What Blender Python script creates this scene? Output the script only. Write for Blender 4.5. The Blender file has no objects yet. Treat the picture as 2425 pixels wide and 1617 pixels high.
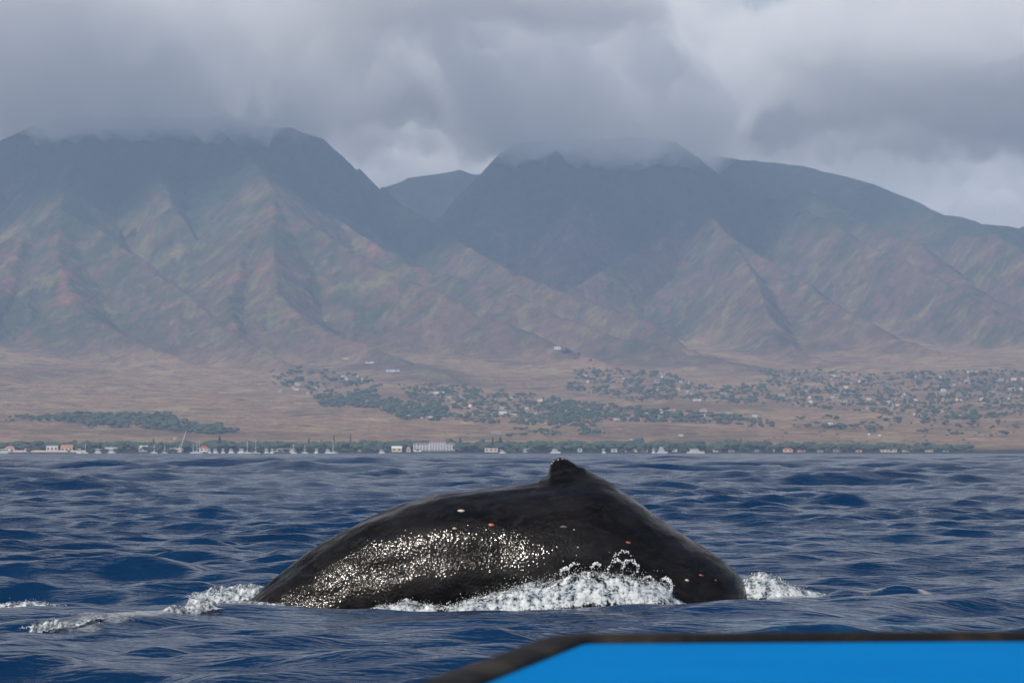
import bpy, math, random
import numpy as np
from mathutils import Vector
R = math.radians
random.seed(7)
rng = np.random.default_rng(11)
scene = bpy.context.scene
C = scene.collection

# ------------------------------------------------------------------ camera
F, CX, CY, HZ, CAMH = 6736.0, 1212.5, 808.5, 1070.0, 1.8      # focal length in photo pixels, centre, horizon row, eye height
TILT = math.atan((HZ - CY) / F)
cam = bpy.data.cameras.new('camera'); cam.sensor_width = 36; cam.lens = 100
cam.clip_start = 0.1; cam.clip_end = 60000
cam.dof.use_dof = True; cam.dof.focus_distance = 34.5; cam.dof.aperture_fstop = 8
camo = bpy.data.objects.new('camera', cam); C.objects.link(camo)
camo.location = (0, 0, CAMH); camo.rotation_euler = (R(90) + TILT, 0, 0)
scene.camera = camo

# ------------------------------------------------------------------ world and sun
SUN_EL, SUN_AZ = 41.0, 220.0       # azimuth clockwise from +Y (the view direction): behind the camera, to its left
world = bpy.data.worlds.new('World'); scene.world = world; world.use_nodes = True
nt = world.node_tree; nt.nodes.clear()
wo = nt.nodes.new('ShaderNodeOutputWorld'); bg = nt.nodes.new('ShaderNodeBackground')
sky = nt.nodes.new('ShaderNodeTexSky'); sky.sky_type = 'NISHITA'; sky.sun_disc = False
sky.sun_elevation = R(SUN_EL); sky.sun_rotation = R(SUN_AZ); sky.dust_density = 1.5
bg.inputs['Strength'].default_value = 0.1
tc = nt.nodes.new('ShaderNodeTexCoord'); sx_ = nt.nodes.new('ShaderNodeSeparateXYZ'); nt.links.new(tc.outputs['Generated'], sx_.inputs[0])
el = nt.nodes.new('ShaderNodeMath'); el.operation = 'ADD'; el.inputs[1].default_value = .22; nt.links.new(sx_.outputs['Z'], el.inputs[0])
dv = nt.nodes.new('ShaderNodeVectorMath'); dv.operation = 'DIVIDE'; nt.links.new(tc.outputs['Generated'], dv.inputs[0])
cb = nt.nodes.new('ShaderNodeCombineXYZ')
for k_ in range(3): nt.links.new(el.outputs[0], cb.inputs[k_])
nt.links.new(cb.outputs[0], dv.inputs[1])
cn = nt.nodes.new('ShaderNodeTexNoise'); cn.inputs['Scale'].default_value = 1.5; cn.inputs['Detail'].default_value = 8; cn.inputs['Roughness'].default_value = .56
nt.links.new(dv.outputs[0], cn.inputs['Vector'])
cov_ = nt.nodes.new('ShaderNodeMapRange'); cov_.inputs['From Min'].default_value = .12; cov_.inputs['From Max'].default_value = .75; cov_.inputs['To Min'].default_value = .30; cov_.inputs['To Max'].default_value = -.10   # broken cover, thinner overhead
nt.links.new(sx_.outputs['Z'], cov_.inputs['Value'])
ad = nt.nodes.new('ShaderNodeMath'); nt.links.new(cn.outputs['Fac'], ad.inputs[0]); nt.links.new(cov_.outputs[0], ad.inputs[1])
cr = nt.nodes.new('ShaderNodeMapRange'); cr.inputs['From Min'].default_value = .46; cr.inputs['From Max'].default_value = .70; nt.links.new(ad.outputs[0], cr.inputs['Value'])
mx = nt.nodes.new('ShaderNodeMix'); mx.data_type = 'RGBA'; mx.inputs['B'].default_value = (6.5, 6.45, 6.55, 1)
nt.links.new(cr.outputs['Result'], mx.inputs['Factor'])
nt.links.new(sky.outputs['Color'], mx.inputs['A']); nt.links.new(mx.outputs['Result'], bg.inputs['Color'])
nt.links.new(bg.outputs['Background'], wo.inputs['Surface'])

sun = bpy.data.lights.new('sun', 'SUN'); sun.energy = 4.0; sun.angle = R(.53); sun.color = (1, .93, .82)
suno = bpy.data.objects.new('sun', sun); C.objects.link(suno)
SD = Vector((math.sin(R(SUN_AZ)) * math.cos(R(SUN_EL)), math.cos(R(SUN_AZ)) * math.cos(R(SUN_EL)), math.sin(R(SUN_EL))))
suno.rotation_euler = SD.to_track_quat('Z', 'Y').to_euler()
vs = scene.view_settings; vs.view_transform = 'Standard'; vs.look = 'None'; vs.exposure = 0.0; vs.gamma = 1
cy = scene.cycles; cy.use_denoising = True; cy.volume_bounces = 4; cy.max_bounces = 8; cy.use_adaptive_sampling = True
cy.adaptive_threshold = 0.01; cy.sample_clamp_indirect = 8

# ------------------------------------------------------------------ helpers
def at(px, py, d):                      # photo pixel and distance along the view -> world point
    u = (px - CX) / F; v = (CY - py) / F
    y = math.cos(TILT) - v * math.sin(TILT); z = math.sin(TILT) + v * math.cos(TILT)
    return np.array((u / y * d, d, CAMH + z / y * d))
def lerp(a, b, t): return a + (b - a) * t
def sstep(a, b, x):
    t = np.clip((x - a) / (b - a), 0, 1); return t * t * (3 - 2 * t)
def perlin(x, y, seed=0):
    x = np.asarray(x, float); y = np.asarray(y, float)
    xi = np.floor(x).astype(np.int64); yi = np.floor(y).astype(np.int64); xf = x - xi; yf = y - yi
    def g(ix, iy):
        h = (ix * 374761393 + iy * 668265263 + seed * 1442695041) & 0xffffffff
        h = ((h ^ (h >> 13)) * 1274126177) & 0xffffffff
        a = ((h ^ (h >> 16)) & 0xffff) / 65536.0 * 2 * np.pi
        return np.cos(a), np.sin(a)
    u = xf ** 3 * (xf * (xf * 6 - 15) + 10); v = yf ** 3 * (yf * (yf * 6 - 15) + 10)
    def d(ox, oy):
        gx, gy = g(xi + ox, yi + oy); return gx * (xf - ox) + gy * (yf - oy)
    return 1.5 * lerp(lerp(d(0, 0), d(1, 0), u), lerp(d(0, 1), d(1, 1), u), v)
def fbm(x, y, oct=5, seed=0, gain=.5):
    s = 0; a = 1; f = 1
    for o in range(oct):
        s = s + a * perlin(x * f, y * f, seed + o * 17); a *= gain; f *= 2.03
    return s
def tag(o, label=None, cat=None, group=None, kind=None):
    if label: o['label'] = label
    if cat: o['category'] = cat
    if group: o['group'] = group
    if kind: o['kind'] = kind
    return o
def mesh_np(name, v, f, mats=(), smooth=True, mi=None):
    """v (n,3) f (m,k) arrays, or a list of lists of faces"""
    me = bpy.data.meshes.new(name)
    if isinstance(f, np.ndarray):
        k = f.shape[1]; n = len(f)
        me.vertices.add(len(v)); me.vertices.foreach_set('co', np.asarray(v, np.float32).ravel())
        me.loops.add(n * k); me.loops.foreach_set('vertex_index', f.astype(np.int32).ravel())
        me.polygons.add(n); me.polygons.foreach_set('loop_start', np.arange(0, n * k, k, dtype=np.int32))
        me.update(calc_edges=True)
    else:
        me.from_pydata([tuple(map(float, p)) for p in v], [], f); me.update()
    for m in mats: me.materials.append(m)
    me.polygons.foreach_set('use_smooth', np.full(len(me.polygons), smooth, bool))
    if mi is not None: me.polygons.foreach_set('material_index', np.asarray(mi, np.int32))
    return me
def obj(name, me, parent=None, loc=None):
    o = bpy.data.objects.new(name, me); C.objects.link(o)
    if parent: o.parent = parent
    if loc is not None: o.location = loc
    return o
def empty(name, loc, rz=0):
    o = bpy.data.objects.new(name, None); C.objects.link(o); o.location = loc; o.rotation_euler.z = rz; o.empty_display_size = .5
    return o
def grid_faces(nr, nc):
    i = np.arange(nr - 1)[:, None] * nc + np.arange(nc - 1)[None, :]
    return np.stack([i, i + 1, i + nc + 1, i + nc], -1).reshape(-1, 4)
def vcol(me, name, col):
    a = me.attributes.new(name, 'FLOAT_COLOR', 'POINT')
    c = np.ones((len(me.vertices), 4), np.float32); c[:, :col.shape[1]] = col
    a.data.foreach_set('color', c.ravel())
class MB:                               # collects boxes, prisms and tubes into one mesh
    def __init__(s): s.v = []; s.f = []
    def add(s, v, f):
        b = len(s.v); s.v += [tuple(p) for p in v]; s.f += [[i + b for i in q] for q in f]; return s
    def box(s, x0, x1, y0, y1, z0, z1):
        return s.add([(x, y, z) for z in (z0, z1) for y in (y0, y1) for x in (x0, x1)],
                     [[0, 2, 3, 1], [4, 5, 7, 6], [0, 1, 5, 4], [2, 6, 7, 3], [0, 4, 6, 2], [1, 3, 7, 5]])
    def gable(s, x0, x1, y0, y1, z0, z1, hip=0.0):      # ridge along x
        ym = (y0 + y1) / 2
        return s.add([(x0, y0, z0), (x1, y0, z0), (x1, y1, z0), (x0, y1, z0), (x0 + hip, ym, z1), (x1 - hip, ym, z1)],
                     [[0, 1, 5, 4], [2, 3, 4, 5], [1, 2, 5], [3, 0, 4], [3, 2, 1, 0]])
    def tube(s, pts, rad, n=8):
        pts = [Vector(p) for p in pts]; rad = rad if hasattr(rad, '__len__') else [rad] * len(pts)
        vs_ = []; fs = []
        for i, p in enumerate(pts):
            t = (pts[min(i + 1, len(pts) - 1)] - pts[max(i - 1, 0)]).normalized()
            a = t.cross(Vector((0, 0, 1)) if abs(t.z) < .9 else Vector((1, 0, 0))).normalized(); b = t.cross(a)
            for k in range(n):
                w = 2 * math.pi * k / n; vs_.append(p + (a * math.cos(w) + b * math.sin(w)) * rad[i])
        for i in range(len(pts) - 1):
            for k in range(n):
                fs.append([i * n + k, i * n + (k + 1) % n, (i + 1) * n + (k + 1) % n, (i + 1) * n + k])
        fs.append(list(range(n))[::-1]); fs.append([(len(pts) - 1) * n + k for k in range(n)])
        return s.add(vs_, fs)
    def build(s, name, mat, parent=None, smooth=False, loc=None):
        return obj(name, mesh_np(name, s.v, s.f, [mat], smooth), parent, loc)

def new_mat(name):
    m = bpy.data.materials.new(name); m.use_nodes = True; m.node_tree.nodes.clear(); t = m.node_tree
    o = t.nodes.new('ShaderNodeOutputMaterial'); p = t.nodes.new('ShaderNodeBsdfPrincipled'); t.links.new(p.outputs[0], o.inputs['Surface'])
    return m, t, p
def nd(t, kind, **kw):
    n = t.nodes.new(kind)
    for k, v in kw.items():
        if k.startswith('_'): setattr(n, k[1:], v)
        else: n.inputs[k.replace('_', ' ')].default_value = v
    return n
def noise(t, scale, detail=4, rough=.55, vec=None, sc=None):
    n = nd(t, 'ShaderNodeTexNoise', Scale=scale, Detail=detail, Roughness=rough)
    if vec is None: vec = nd(t, 'ShaderNodeTexCoord').outputs['Object']
    if sc:
        m = nd(t, 'ShaderNodeMapping', Scale=sc); t.links.new(vec, m.inputs['Vector']); vec = m.outputs['Vector']
    t.links.new(vec, n.inputs['Vector']); return n.outputs['Fac']
def rngmap(t, v, a, b, c=0., d=1.):
    n = nd(t, 'ShaderNodeMapRange', From_Min=a, From_Max=b, To_Min=c, To_Max=d); t.links.new(v, n.inputs['Value']); return n.outputs['Result']
def mixc(t, fac, a, b, mode='MIX'):
    n = nd(t, 'ShaderNodeMix', _data_type='RGBA', _blend_type=mode)
    for sock, val in (('Factor', fac), ('A', a), ('B', b)):
        i = [x for x in n.inputs if x.name == sock and x.enabled][0]
        if hasattr(val, 'node'): t.links.new(val, i)
        else: i.default_value = val if not hasattr(val, '__len__') else (*val, 1)
    return [x for x in n.outputs if x.enabled][0]
def math_(t, op, a, b=0.):
    n = nd(t, 'ShaderNodeMath', _operation=op)
    for i, v in enumerate((a, b)):
        if hasattr(v, 'node'): t.links.new(v, n.inputs[i])
        else: n.inputs[i].default_value = v
    return n.outputs[0]
def bump(t, h, dist, strength=1., normal=None):
    n = nd(t, 'ShaderNodeBump', Strength=strength, Distance=dist); t.links.new(h, n.inputs['Height'])
    if normal: t.links.new(normal, n.inputs['Normal'])
    return n.outputs['Normal']
def attr(t, name):
    n = nd(t, 'ShaderNodeAttribute', _attribute_name=name); return n
_pm = {}
def paint(name, col, rough=.6, var=.12, scale=.35, metal=0.):
    """weathered paint / plaster / tile: base colour with slight blotches"""
    if name in _pm: return _pm[name]
    m, t, p = new_mat(name)
    n = noise(t, scale, 5)
    c = mixc(t, rngmap(t, n, .3, .7), tuple(x * (1 - var) for x in col), tuple(min(1, x * (1 + var)) for x in col))
    t.links.new(c, p.inputs['Base Color']); p.inputs['Roughness'].default_value = rough; p.inputs['Metallic'].default_value = metal
    _pm[name] = m; return m

# ------------------------------------------------------------------ terrain: coastal plain and mountains
SHORE = 3500.0
def plain(y, x=0):
    e = np.maximum(y - SHORE, 0); return 1.4 + .05 * e + 8e-6 * e * e
RIDGES = [  # (points as photo column, photo row, distance), side slope, gully size
    ([(-300, 430, 7800), (-40, 350, 7900), (88, 290, 7950), (140, 276, 7950), (330, 270, 7900), (520, 274, 7900), (600, 284, 7950), (690, 300, 8000), (763, 326, 8000), (794, 354, 7980), (850, 398, 7950), (907, 441, 7900), (990, 505, 7800),
      (1046, 536, 7700), (1134, 598, 7350), (1237, 650, 7050), (1314, 680, 6850), (1464, 737, 6600), (1528, 755, 6500), (1561, 771, 6420), (1593, 796, 6350), (1643, 829, 6250), (1707, 852, 6150), (1790, 885, 5980)], 1.02, 14),
    ([(500, 290, 7900), (600, 380, 7500), (650, 455, 7200), (700, 505, 7050), (784, 560, 6900), (880, 618, 6700), (1031, 685, 6500), (1155, 745, 6350), (1340, 825, 6100), (1480, 880, 5850), (1600, 912, 5550)], 0.79, 8),
    ([(650, 455, 7200), (645, 560, 6850), (655, 690, 6500), (700, 735, 6400), (784, 785, 6250), (887, 828, 6120), (970, 862, 5900), (1060, 895, 5600)], 0.70, 6),
    ([(640, 490, 7120), (575, 600, 6800), (540, 700, 6520), (560, 800, 6280)], 0.77, 6),
    ([(-250, 640, 6700), (0, 575, 6900), (144, 495, 7100), (250, 548, 6950), (350, 620, 6750), (464, 712, 6500), (557, 790, 6300), (650, 850, 6000), (760, 885, 5700)], 0.79, 8),
    ([(144, 495, 7100), (150, 420, 7400), (200, 290, 7900)], 0.90, 20),
    ([(144, 495, 7100), (135, 600, 6800), (180, 720, 6500), (300, 800, 6250), (430, 850, 6100)], 0.64, 8),
    ([(60, 540, 7000), (20, 650, 6720), (-60, 760, 6450), (-200, 830, 6200)], 0.70, 8),
    ([(330, 290, 7900), (380, 420, 7500), (430, 520, 7250)], 0.96, 30),
    ([(690, 312, 8000), (740, 430, 7750), (786, 507, 7580), (828, 537, 7450), (871, 564, 7330), (957, 620, 7150), (1100, 660, 6950), (1207, 690, 6780), (1261, 714, 6680), (1314, 743, 6580), (1400, 774, 6450), (1500, 804, 6320), (1607, 832, 6200), (1714, 863, 6080), (1850, 900, 5880)], 0.77, 8),
    ([(1046, 528, 8200), (1093, 474, 8300), (1144, 412, 8400), (1186, 361, 8450), (1225, 338, 8450), (1350, 326, 8450), (1500, 323, 8450), (1600, 334, 8450), (1650, 368, 8400), (1703, 414, 8250), (1750, 439, 8150), (1807, 460, 8050), (1875, 478, 7950),
      (1925, 503, 7820), (1975, 528, 7700), (2046, 571, 7500), (2096, 596, 7380), (2146, 614, 7250), (2218, 653, 7100), (2325, 714, 6850), (2425, 762, 6650), (2650, 850, 6250)], 1.05, 48),
    ([(1690, 410, 8250), (1665, 475, 7900), (1700, 530, 7600), (1728, 557, 7450), (1757, 607, 7250), (1786, 650, 7050), (1807, 704, 6850), (1818, 743, 6720), (1840, 793, 6520), (1905, 840, 6300), (2060, 888, 6000)], 1.02, 26),
    ([(1728, 557, 7450), (1814, 611, 7250), (1911, 666, 7000), (1993, 729, 6750), (2050, 757, 6650), (2110, 793, 6500), (2218, 836, 6300), (2380, 885, 6030)], 0.79, 12),
    ([(1665, 475, 7900), (1560, 562, 7650), (1440, 630, 7430), (1330, 700, 7250)], 0.92, 40),
    ([(1400, 340, 8450), (1370, 470, 8100), (1330, 590, 7800)], 1.02, 40),
    ([(1670, 363, 8900), (1780, 378, 8900), (1887, 390, 8850), (1928, 397, 8800), (2062, 433, 8600), (2165, 474, 8400), (2268, 510, 8200), (2330, 529, 8100), (2425, 533, 8200), (2700, 520, 8300)], 0.70, 20),
    ([(1900, 440, 8350), (1968, 471, 8150), (2025, 511, 7950), (2082, 543, 7800), (2175, 571, 7550), (2200, 600, 7450), (2253, 636, 7300), (2325, 686, 7050), (2425, 742, 6850), (2600, 820, 6450)], 0.77, 12),
    ([(2280, 556, 7850), (2353, 550, 7650), (2400, 573, 7500), (2470, 620, 7300), (2600, 720, 7000)], 1.05, 40),
    ([(700, 500, 10500), (900, 440, 10500), (945, 425, 10500), (969, 413, 10500), (1031, 405, 10500), (1060, 400, 10500), (1087, 394, 10500), (1123, 405, 10500), (1180, 400, 10500), (1300, 400, 10500)], 1.02, 40),
]
def terrain_height(x, y):
    wx = x + 16 * fbm(x / 260, y / 260, 3, 5); wy = y + 22 * fbm(x / 260, y / 260, 3, 9)
    best = np.full(x.shape, -1e9); arc = np.zeros(x.shape); dst = np.zeros(x.shape); rid = np.zeros(x.shape); gul = np.zeros(x.shape)
    for k, (pts, s, ga) in enumerate(RIDGES):
        P = np.array([at(*p) for p in pts]); L = 0
        for a, b in zip(P[:-1], P[1:]):
            ab = b[:2] - a[:2]; l2 = ab @ ab; l = math.sqrt(l2)
            t = np.clip(((wx - a[0]) * ab[0] + (wy - a[1]) * ab[1]) / l2, 0, 1)
            dx = x - a[0] - t * ab[0]; dy = y - a[1] - t * ab[1]; d = np.sqrt(dx * dx + dy * dy)
            h = a[2] + t * (b[2] - a[2]) - s * d * (1 - .12 * np.clip(d / 600, 0, 1))
            m = h > best
            best = np.where(m, h, best); arc = np.where(m, L + t * l, arc); dst = np.where(m, d, dst); rid = np.where(m, k, rid); gul = np.where(m, ga, gul)
            L += l
    u = arc / 150 + rid * 7.3 + .8 * fbm(x / 240, y / 240, 3, 3); v = dst / 900 + rid * 3.1
    g = 1 - np.abs(perlin(u, v, 21)) * 1.6; g2 = 1 - np.abs(perlin(u * 2.3, v * 2, 22)) * 1.6
    ramp = sstep(15, 230, dst) * (.55 + .6 * sstep(-.5, .5, fbm(x / 500, y / 500, 2, 35)))
    h = best - gul * ramp * (1.0 * g ** 2 + .5 * g2 ** 2) - 9 * ramp * (1 - np.abs(perlin(u * 5.1, v * 4, 24)) * 1.7) ** 2 + 9 * ramp * fbm(x / 80, y / 80, 5, 31)
    p = plain(y, x) + 26 * fbm(x / 850 + 3, y / 1500, 3, 45) * sstep(4300, 6600, y) + (5 * fbm(x / 420, y / 300, 4, 41) + 1.2 * fbm(x / 60, y / 60, 3, 43)) * sstep(SHORE + 60, SHORE + 900, y)
    k = 26.0                                                     # smooth union of foothill and plain
    q = np.clip((h - p) / k, -30, 30); z = p + k * np.log1p(np.exp(q)) * 1.0 - k * np.log(2) * np.exp(-q * q)*.4
    z = np.minimum(z, 1050 - 2.5 * np.exp(-np.clip((1050 - z) / 10, 0, 30)))
    beach = np.clip((y - (SHORE - 8)) / 12, 0, 1); z = np.where(y < SHORE + 6, -2 + (z + 2) * beach, z)
    return z, h - p, g * ramp, dst
tin = np.linspace(-.212, .212, 540); tout = np.array([.23, .25, .28, .31, .35, .40, .45])
TT = np.concatenate([-tout[::-1], tin, tout]); YY = np.concatenate([np.linspace(SHORE - 8, SHORE + 10, 4), np.linspace(SHORE + 22, 9200, 560), np.linspace(9220, 11300, 70)])
tx = (YY[:, None] * TT[None, :]); ty = np.broadcast_to(YY[:, None], tx.shape)
TZ, above, gully, crest = terrain_height(tx, ty)
def ground(x, y):                                                # height of the built mesh, bilinear
    x = np.asarray(x, float); y = np.asarray(y, float)
    r = np.interp(y, YY, np.arange(len(YY))); c = np.interp(x / np.maximum(y, 1), TT, np.arange(len(TT)))
    r0 = np.clip(r.astype(int), 0, len(YY) - 2); c0 = np.clip(c.astype(int), 0, len(TT) - 2); fr = r - r0; fc = c - c0
    return lerp(lerp(TZ[r0, c0], TZ[r0, c0 + 1], fc), lerp(TZ[r0 + 1, c0], TZ[r0 + 1, c0 + 1], fc), fr)
_dd = np.concatenate([np.arange(3505, 7200, 6.), np.arange(7200, 9600, 15.)])
def hit(px, py):                                                 # where the line of sight through a photo pixel meets the land
    px = np.atleast_1d(px).astype(float); py = np.atleast_1d(py).astype(float); out = np.zeros((len(px), 3))
    for i in range(len(px)):
        e = at(px[i], py[i], 1.); xs = e[0] * _dd; zs = CAMH + (e[2] - CAMH) * _dd
        k = np.argmax(ground(xs, _dd) > zs)
        out[i] = (xs[k], _dd[k], ground(xs[k:k + 1], _dd[k:k + 1])[0])
    return out
# land cover: dry grass on the plain, scrub on the hills, forest high up, bare red soil and pale grass in patches
gx = np.gradient(TZ, axis=1) / np.maximum(np.gradient(tx, axis=1), 1e-3); gy = np.gradient(TZ, axis=0) / np.gradient(ty, axis=0)
slope = np.sqrt(gx * gx + gy * gy)
n1 = fbm(tx / 420, ty / 420, 5, 51); n2 = fbm(tx / 110, ty / 110, 5, 52); n3 = fbm(tx / 35, ty / 60, 4, 53); n4 = fbm(tx / 700, ty / 500, 4, 54)
def L3(c): return np.array(c)[None, None, :]
def blend(col, c, m): return col + (L3(c) - col) * np.clip(m, 0, 1)[..., None]
col = np.ones(tx.shape + (3,)) * L3((.34, .222, .140))
col = blend(col, (.20, .13, .085), sstep(-.1, .6, n1 + .4 * n2) * .75)
col = blend(col, (.42, .31, .175), sstep(.1, .7, n2 - .3 * n1) * .8)
col = blend(col, (.10, .085, .06), sstep(.35, .6, fbm(tx / 90, ty / 25, 5, 57)) * .7)
hillm = sstep(-70, 45, above + 45 * n1 + 25 * n2)
hill = np.ones_like(col) * L3((.150, .095, .078))
leftm = sstep(150, -500, tx)
hill = blend(hill, (.070, .080, .042), sstep(-.5, .6, fbm(tx / 60, ty / 60, 6, 58, .7) + .5 * n1 + .35 * leftm - .3 + .5 * gully) * (.3 + .7 * sstep(170, 330, TZ + 60 * n1)))
hill = blend(hill, (.21, .185, .085), sstep(.2, .9, fbm(tx / 70, ty / 70, 6, 59, .7) + .4 * n4 + .15 * leftm) * .75)
hill = blend(hill, (.19, .122, .092), sstep(.1, .7, -n1 + .3 * n3) * sstep(380, 150, TZ) * .8)
hill = blend(hill, (.27, .115, .08), sstep(.35, .85, fbm(tx / 90 + 9, ty / 150, 6, 61, .68)) * sstep(90, 10, crest) * sstep(180, 340, TZ) * (.25 + .5 * leftm))
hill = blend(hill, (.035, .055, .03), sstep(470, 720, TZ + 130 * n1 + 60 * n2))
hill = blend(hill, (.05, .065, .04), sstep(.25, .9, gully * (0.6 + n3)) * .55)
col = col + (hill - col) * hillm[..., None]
col = blend(col, (.06, .06, .04), sstep(SHORE + 90, SHORE + 50, ty))
m, t, p = new_mat('dry_land')
a = attr(t, 'cover'); f1 = noise(t, .035, 6, .65); f2 = noise(t, .12, 4, .7, sc=(1, .35, 1))
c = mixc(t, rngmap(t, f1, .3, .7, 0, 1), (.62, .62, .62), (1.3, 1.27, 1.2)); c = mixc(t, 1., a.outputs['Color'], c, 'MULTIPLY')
c = mixc(t, rngmap(t, f2, .56, .70, 0, .7), c, (.06, .065, .04))
t.links.new(c, p.inputs['Base Color']); p.inputs['Roughness'].default_value = 1; p.inputs['Specular IOR Level'].default_value = .1
t.links.new(bump(t, noise(t, .03, 7, .65), 22, 1.), p.inputs['Normal'])
me = mesh_np('terrain', np.stack([tx, ty, TZ], -1).reshape(-1, 3), grid_faces(*tx.shape), [m])
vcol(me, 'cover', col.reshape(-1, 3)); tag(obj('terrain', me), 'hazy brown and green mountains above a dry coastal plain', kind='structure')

# ------------------------------------------------------------------ sea
A0 = 30.0
ctan = np.concatenate([-np.array([.9, .6, .42, .32, .26, .23]), np.linspace(-.205, .205, 330), np.array([.23, .26, .32, .42, .6, .9])])
rows = [-25, -15, -5, 3, 8, 12, 15.]
while rows[-1] < SHORE + 4: rows.append(rows[-1] + (.075 if rows[-1] < 58 else max(.075, min(.0055 * (rows[-1] - 44), .0034 * rows[-1]))))
rows = np.array(rows)
sx = (rows[:, None] + A0) * ctan[None, :]; sy = np.broadcast_to(rows[:, None], sx.shape).copy()
dyr = np.gradient(rows)[:, None]; dxr = (rows[:, None] + A0) * (.41 / 330)
sz = np.zeros_like(sx); ox = np.zeros_like(sx); oy = np.zeros_like(sx)
wr = np.random.default_rng(5)
lam = np.concatenate([np.exp(wr.uniform(np.log(9), np.log(28), 14)), np.exp(wr.uniform(np.log(2.2), np.log(9), 34)), np.exp(wr.uniform(np.log(.4), np.log(2.2), 70))])
for l in lam:
    th = R(-84) + wr.normal(0, .26 if l > 3 else .42); k = 2 * np.pi / l
    amp = (.0042 if l > 9 else .0046 if l > 2.2 else .0070) * l ** (.84 if l > 2.2 else 1.0) * wr.uniform(.6, 1.3)
    vis = np.clip(l / (2.6 * np.maximum(dyr * abs(math.sin(th)), dxr * abs(math.cos(th)) + .02)) - .6, 0, 1)
    ph = k * (sx * math.cos(th) + sy * math.sin(th)) + wr.uniform(0, 6.28)
    amp = amp * vis
    sz += amp * np.sin(ph); q = .75 * amp * np.cos(ph); ox += q * math.cos(th); oy += q * math.sin(th)
calm = 1 - .62 * np.exp(-((sx + .8) / 6.) ** 4 - ((sy - 33.) / 3.6) ** 4) - .25 * sstep(32, 26, sy)
sz *= calm; ox *= calm; oy *= calm
gust = (.7 + .6 * sstep(-.5, .5, fbm(sx / 25, sy / 45, 4, 71))) * (1 + 1.2 * sstep(50, 300, sy)); sz *= gust
def hump(x0, y0, rx, ry, h, rot=0.):
    c, s_ = math.cos(rot), math.sin(rot); dx = sx - x0; dy = sy - y0
    return h * np.exp(-((dx * c + dy * s_) / rx) ** 2 - ((-dx * s_ + dy * c) / ry) ** 2)
disturb = hump(2.6, 32.6, 1.7, .55, .17, .12) + hump(4.6, 33.6, 1.8, .5, .12, .0) + hump(.6, 31.2, 1.5, .5, .05, -.1) - hump(-1.4, 33.9, 2.0, .8, .10) \
    + hump(4.05, 35.0, .25, .22, .13) + hump(4.70, 35.0, .42, .22, .17) + hump(3.35, 34.9, .5, .4, .10) - hump(-3.2, 34.3, 2.2, .8, .04) + hump(-4.0, 30.9, 1.4, .35, .07, .9)
sz += disturb
foam = np.zeros_like(sx)
def foamspot(x0, y0, rx, ry, h, rot=0.): 
    global foam; foam = np.maximum(foam, hump(x0, y0, rx, ry, h, rot))
foamspot(-4.15, 30.5, 2.0, .40, .62, 1.05); foamspot(-4.6, 33.0, 2.3, .7, .50); foamspot(-3.1, 34.6, 1.1, .6, .66, .25); foamspot(-3.5, 35.6, .9, .5, .6, .2)
foamspot(-1.3, 33.6, 2.3, .35, .52); foamspot(.6, 33.5, 1.6, .5, .66); foamspot(2.1, 33.5, 1.0, .5, .62); foamspot(3.3, 35.0, .9, .45, .7); foamspot(4.35, 35.0, .4, .2, .58); foamspot(5.05, 34.95, .2, .25, .6)
foamspot(-6.2, 33.0, 1.6, .5, .52)
aer = hump(3.3, 30.2, 1.3, 1.0, 1.0, .2) + .5 * hump(-4.6, 33.0, 2.5, 1.2, 1.0) + .5 * hump(.3, 33.2, 1.4, .6, 1.0)
me = mesh_np('sea', np.stack([sx + ox, sy + oy, sz], -1).reshape(-1, 3), grid_faces(*sx.shape))
vcol(me, 'foam', np.stack([foam, np.clip(aer, 0, 1), foam * 0], -1).reshape(-1, 3))
m, t, p = new_mat('sea_water'); me.materials.append(m)
at_ = nd(t, 'ShaderNodeAttribute', _attribute_name='foam'); sep = nd(t, 'ShaderNodeSeparateColor'); t.links.new(at_.outputs['Color'], sep.inputs[0])
fz = noise(t, 9, 8, .72); fz2 = noise(t, 2.2, 4, .6, sc=(1, .8, 1))
fm = rngmap(t, math_(t, 'ADD', math_(t, 'MULTIPLY', sep.outputs[0], .55), math_(t, 'MULTIPLY', math_(t, 'ADD', fz, fz2), .5)), .70, .95)
fm = math_(t, 'MULTIPLY', fm, rngmap(t, sep.outputs[0], .05, .25))
aem = math_(t, 'MULTIPLY', sep.outputs[1], rngmap(t, noise(t, 1.6, 3, .6, sc=(1, 2.2, 1)), .50, .72))
deep = mixc(t, rngmap(t, noise(t, .05, 3), .35, .65), (.0009, .0180, .060), (.0014, .0235, .076))
deep = mixc(t, aem, deep, (.012, .12, .19))
t.links.new(mixc(t, fm, deep, (.62, .66, .70)), p.inputs['Base Color'])
t.links.new(rngmap(t, fm, 0, 1, .095, .6), p.inputs['Roughness']); p.inputs['IOR'].default_value = 1.333
b = bump(t, noise(t, 2.2, 3, .55, sc=(.5, 1.4, 1)), .11, .8); b = bump(t, noise(t, 6.0, 3, .6, sc=(.35, 1.6, 1)), .042, .85, b)
b = bump(t, math_(t, 'MULTIPLY', fm, fz), .08, .8, b)
t.links.new(b, p.inputs['Normal'])
tag(obj('sea', me), 'choppy deep blue sea with pale sky reflections', kind='structure')

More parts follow.
